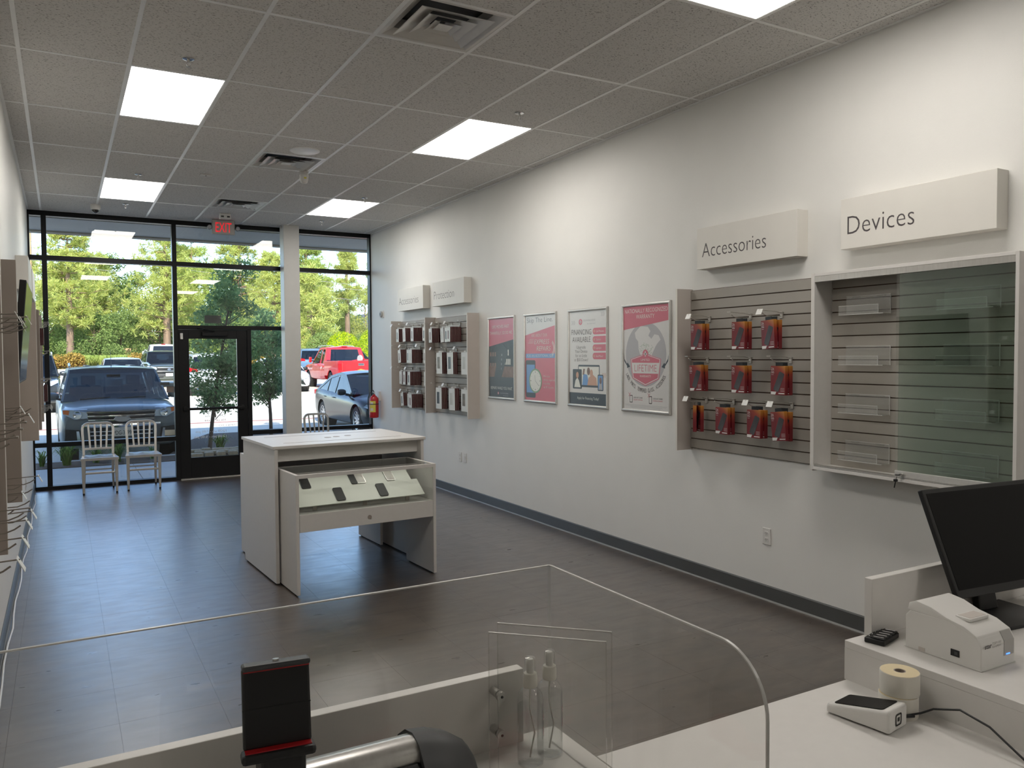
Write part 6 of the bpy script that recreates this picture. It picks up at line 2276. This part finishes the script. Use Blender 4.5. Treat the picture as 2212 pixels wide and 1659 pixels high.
    if hero:
        pt = D.objects.new('plate_lettering', None)
        COL.objects.link(pt)
        pt.parent = pl
        pt.location = (0, h+.0512, 0)
        pt.rotation_euler = ROT_B
        text('PDG-3', pt, 'trim_black', -.14, .035, .505, .075, 0)
        text('99', pt, 'trim_black', .075, .14, .505, .075, 0)
        text('TEXAS', pt, 'poster_blue', -.04, .04, .597, .018, 0)
        MB().tube([(0, h-2.35, zr+.03), (.0, h-2.4, zr+.07), (.0, h-2.55, zr+.38)], [.014, .006, .002], 6).build('antenna', 'trim_black', t)
        for x in (-.38, .22):
            MB().tube([(x+.38, h-1.17, belt+.05), (x-.12, h-1.22, belt+.075)], .013, 6).build('wiper', 'trim_black', t)
        for k in range(4):
            MB().box(-.45+.27*k, -.36+.27*k, -h+1.0, h-2.6, zr+.035, zr+.05).build('roof_rib', pm, t, bevel=.003)
        MB().lathe([(0, 0), (.05, 0), (.06, .03), (.04, .08), (0, .1)], 12, (.05, h-1.45, belt-.02)).build('dash_toy', 'fin_grey', t)
        MB().lathe([(0, 0), (.05, 0), (.05, .05), (.03, .09), (0, .1)], 10, (-.12, h-1.45, belt-.02)).build('dash_toy', 'poster_blue', t)
    MB().box(-.16, .16, -h-.03, -h+.01, .78, .93).build('rear_plate', 'pack_white', t)
    patch(t, 'rear_bumper', 'trim_black', [(-hw*.8, .34), (hw*.8, .34), (hw*.8, .5), (-hw*.8, .5)], yt, -.015, -.05)
    return t


def sedan(label, pm, loc, rz, L=4.65, W=1.78, Hh=1.46, R=.325, gl='car_glass_dark'):
    t = thing('parked_sedan', label, 'car', loc, rz, 'parked cars')
    h, hw = L/2, W/2
    keys = [(-h, hw*.84, .48, .82, .88), (-h+.05, hw*.90, .36, .93, .98), (-h+.4, hw*.97, .25, .96, 1.0), (-h+1.2, hw, .21, .94, .97), (0, hw*.99, .20, .90, .92), (h-1.7, hw*.99, .20, .87, .91), (h-1.2, hw*.995, .20, .85, .92), (h-.6, hw*.98, .21, .78, .85), (h-.2, hw*.93, .21, .69, .75), (h-.05, hw*.88, .24, .60, .66), (h, hw*.82, .32, .52, .58)]
    axles = (h-.93, -h+1.0)
    car_body(t, keys, hw, h, axles, R, pm, .30, .14)
    belt = .895
    zr = Hh-.05
    prof = [(h-1.28, belt+.02), (h-2.15, zr-.05), (h-2.6, zr), (-h+1.85, zr-.015), (-h+1.3, zr-.09), (-h+.42, belt+.07)]
    cabin(t, pm, hw*.935, .33, belt, prof, [(h-2.62, h-2.70), (-h+1.32, -h+1.26)], gl, .075)
    interior(t, hw, belt, h-1.3, h-2.45, -h+1.5)
    wheel_set(t, hw, axles, R)
    mirrors(t, 'trim_black', hw, h-1.62, belt+.06, .2)
    yn = on_nose(h, hw, .30)
    yt = lambda x: -h+.14*(x/hw)**2
    for sx in (1, -1):
        MB().add([(sx*.42, yn(.42)+.02, .54), (sx*.70, yn(.70)+.03, .57), (sx*.86, yn(.86)-.12, .66), (sx*.80, yn(.80)-.1, .715), (sx*.60, yn(.60)-.03, .665), (sx*.42, yn(.42)-.01, .62)], [(0, 1, 2, 3, 4, 5)]).build('headlamp', 'lamp_clear', t)
        MB().box(min(sx*.5, sx*.82), max(sx*.5, sx*.82), yt(.7)-.02, yt(.7)+.12, .80, .93).build('tail_lamp', 'lamp_red', t, bevel=.02)
        for y in (h-2.5, -h+1.42):
            MB().tube([(sx*hw*.985, y, .79), (sx*(hw+.012), y-.03, .795), (sx*(hw+.012), y-.15, .795), (sx*hw*.985, y-.18, .79)], .013, 6).build('door_handle', pm, t, 60)
    patch(t, 'grille', 'trim_black', [(-.62, .28), (.62, .28), (.5, .46), (-.5, .46)], yn, .015, .05)
    bar_on(t, 'grille_bar', 'chrome', -.45, .45, .52, .02, yn, .02)
    MB().box(-.16, .16, h+.005, h+.02, .36, .5).build('number_plate', 'pack_white', t)
    MB().box(-.16, .16, -h-.02, -h+.01, .6, .75).build('rear_plate', 'pack_white', t)
    MB().tube([(-.3, h-1.27, belt+.035), (.35, h-1.3, belt+.045)], .012, 6).build('wiper', 'trim_black', t)
    return t


def pickup(label, pm, loc, rz, L=5.85, W=2.03, Hh=1.95):
    h, hw = L/2, W/2
    t = thing('parked_pickup', label, 'truck', loc, rz, 'parked pickups')
    keys = [(-.78, hw*.985, .44, 1.17, 1.18), (-.4, hw*.99, .43, 1.17, 1.19), (0, hw, .42, 1.17, 1.19), (h-2.0, hw, .42, 1.16, 1.2), (h-1.5, hw*.995, .44, 1.14, 1.22), (h-.6, hw*.98, .46, 1.10, 1.18), (h-.12, hw*.94, .48, 1.02, 1.1), (h, hw*.88, .56, .9, .98)]
    car_body(t, keys, hw, h, (h-1.0,), .40, pm, .12, 0, 'cab_body')
    for sx in (1, -1):
        bs = MB()
        pr = [(-.80, .62), (-.80, 1.27), (-h+.02, 1.29), (-h+.02, .62)]
        arc = [(-h+1.25+.47*math.cos(a), .40+.47*math.sin(a)) for a in [PI-.5-(PI-1.0)*k/12 for k in range(13)]]
        bs.prism(pr+arc, 'x', sx*(hw-.06), sx*hw)
        bs.build('bed_side', pm, t, bevel=.012, bseg=2)
    MB().box(-hw+.06, hw-.06, -h+.05, -.8, .62, .72).build('bed_floor', 'trim_black', t)
    MB().box(-hw+.06, hw-.06, -.86, -.8, .6, 1.27).build('bed_front', pm, t)
    tg = MB().box(-hw+.2, hw-.2, -h-.005, -h+.07, .70, 1.29).build('tailgate', pm, t, bevel=.02)
    MB().box(-.13, .13, -h-.02, -h-.005, 1.07, 1.17).build('tailgate_handle', 'chrome', tg, bevel=.01)
    for sx in (1, -1):
        MB().box(min(sx*(hw-.2), sx*(hw-.005)), max(sx*(hw-.2), sx*(hw-.005)), -h, -h+.1, .62, 1.29).build('bed_corner', pm, t, bevel=.02)
        MB().box(min(sx*(hw-.18), sx*(hw+.004)), max(sx*(hw-.18), sx*(hw+.004)), -h-.02, -h+.05, .86, 1.2).build('tail_lamp', 'lamp_red', t, bevel=.02)
    MB().box(-hw+.02, hw-.02, -h-.12, -h+.02, .46, .64).build('rear_bumper', 'chrome', t, bevel=.03)
    belt = 1.16
    zr = Hh-.05
    prof = [(h-1.55, belt+.03), (h-2.35, zr-.04), (h-2.7, zr), (-.2, zr), (-.55, zr-.03), (-.78, belt+.04)]
    mid = (h-2.35-.55)/2
    cabin(t, pm, hw*.94, .22, belt, prof, [(mid+.05, mid-.06), (-.42, -.8)], 'car_glass', .09, rear_frame=True)
    for x0, x1 in ((-hw*.93, -hw*.72), (hw*.72, hw*.93)):
        slab4((x1, -.79, belt), (x0, -.79, belt), (x0*.86, -.56, zr-.02), (x1*.84, -.56, zr-.02), .02).build('cab_rear_post', pm, t)
    MB().box(-.13, .13, -.62, -.55, zr+.005, zr+.045).build('high_brake_lamp', 'lamp_red', t)
    interior(t, hw, belt, h-1.6, h-2.5, -.35)
    wheel_set(t, hw, (h-1.0, -h+1.25), .40)
    for sx in (1, -1):
        MB().box(-.06, .06, -.06, .05, -.13, .13).build('door_mirror', pm, t, bevel=.03, loc=(sx*(hw+.14), h-1.95, 1.33))
        MB().tube([(sx*hw*.93, h-1.93, 1.26), (sx*(hw+.1), h-1.95, 1.29)], .03, 6).build('mirror_stalk', 'trim_black', t)
        for y in (mid-.12, -.55):
            MB().tube([(sx*hw*.985, y+.1, 1.02), (sx*(hw+.015), y+.06, 1.02), (sx*(hw+.015), y-.06, 1.02), (sx*hw*.985, y-.1, 1.02)], .014, 6).build('door_handle', pm, t, 60)
        MB().box(min(sx*.62, sx*.88), max(sx*.62, sx*.88), h-.1, h-.02, .8, .98).build('headlamp', 'lamp_clear', t)
    MB().box(-hw*.6, hw*.6, h-.03, h+.01, .68, 1.0).build('grille', 'trim_black', t)
    return t, tg, h


def at_g(x, y):
    return (x, y, GZ(y))


suv('slate grey crossover parked nose-in facing the window', 'paint_slate', at_g(.86, 15.42+2.34), PI+.015, hero=True)
sedan('glossy black sedan parked nose-in beside the extinguisher corner', 'paint_black', at_g(6.78, 16.95+2.32), PI)
t, tg, h = pickup('bright red pickup with its tailgate toward the shop', 'paint_red', at_g(11.35, 36.4), 0)
mat('gold', 'c9a24a', .3, metal=.6)
MB().prism([(-.17, .83), (-.06, .83), (-.05, .80), (.07, .80), (.06, .83), (.17, .83), (.15, .90), (.05, .90), (.04, .93), (-.08, .93), (-.07, .90), (-.15, .90)], 'y', -h-.02, -h-.005).build('gold_badge', 'gold', tg)
wr_ = thing('hand_truck', 'folded hand truck with a pale round wheel lying in the red pickup bed', 'cart', (11.75, 34.2, GZ(34.2)+1.2))
MB().lathe([(.06, -.04), (.15, -.045), (.16, 0), (.15, .045), (.06, .04)], 20).build('wheel', 'fin_grey', wr_, 40, rot=(0, PI/2, .3), loc=(-.2, 0, .22))
MB().tube([(-.5, .2, .12), (-.1, .1, .2), (.3, .15, .16)], .02, 6).build('frame_tube', 'paint_red', wr_)
MB().tube([(-.2, 0, -.48), (-.2, 0, .1)], .02, 6).build('upright', 'paint_red', wr_)
pickup('white pickup with its tailgate toward the shop, by the orange hedge', 'paint_white', at_g(6.2, 61.0), 0)
suv('silver crossover seen from behind through the door glass', 'paint_silver', at_g(5.25, 35.4), 0, 4.6, 1.86, 1.7)
sedan('white sedan facing the shop beside the young oak crown', 'paint_white', at_g(8.45, 36.2), PI, 4.7, 1.83, 1.46, gl='car_glass')
suv('dark green crossover behind the slate one, beside the door frame', 'paint_green', at_g(4.35, 42.5), PI, 4.7, 1.9, 1.72)
sedan('silver sedan whose roof shows above the slate crossover', 'paint_silver', at_g(2.3, 38.5), PI, 4.7, 1.83, 1.46, gl='car_glass')
suv('dark crossover at the shop corner beside the slate one', 'paint_dark', at_g(-1.0, 29.5), PI, 4.8, 1.95, 1.78)
suv('blue crossover behind the white post and the white sedan', 'paint_blue', at_g(13.6, 51), 0, 4.7, 1.9, 1.75)
suv('dark crossover rising behind the red pickup cab', 'paint_dark', at_g(15.2, 48), PI+.3, 5.0, 2.0, 1.9)
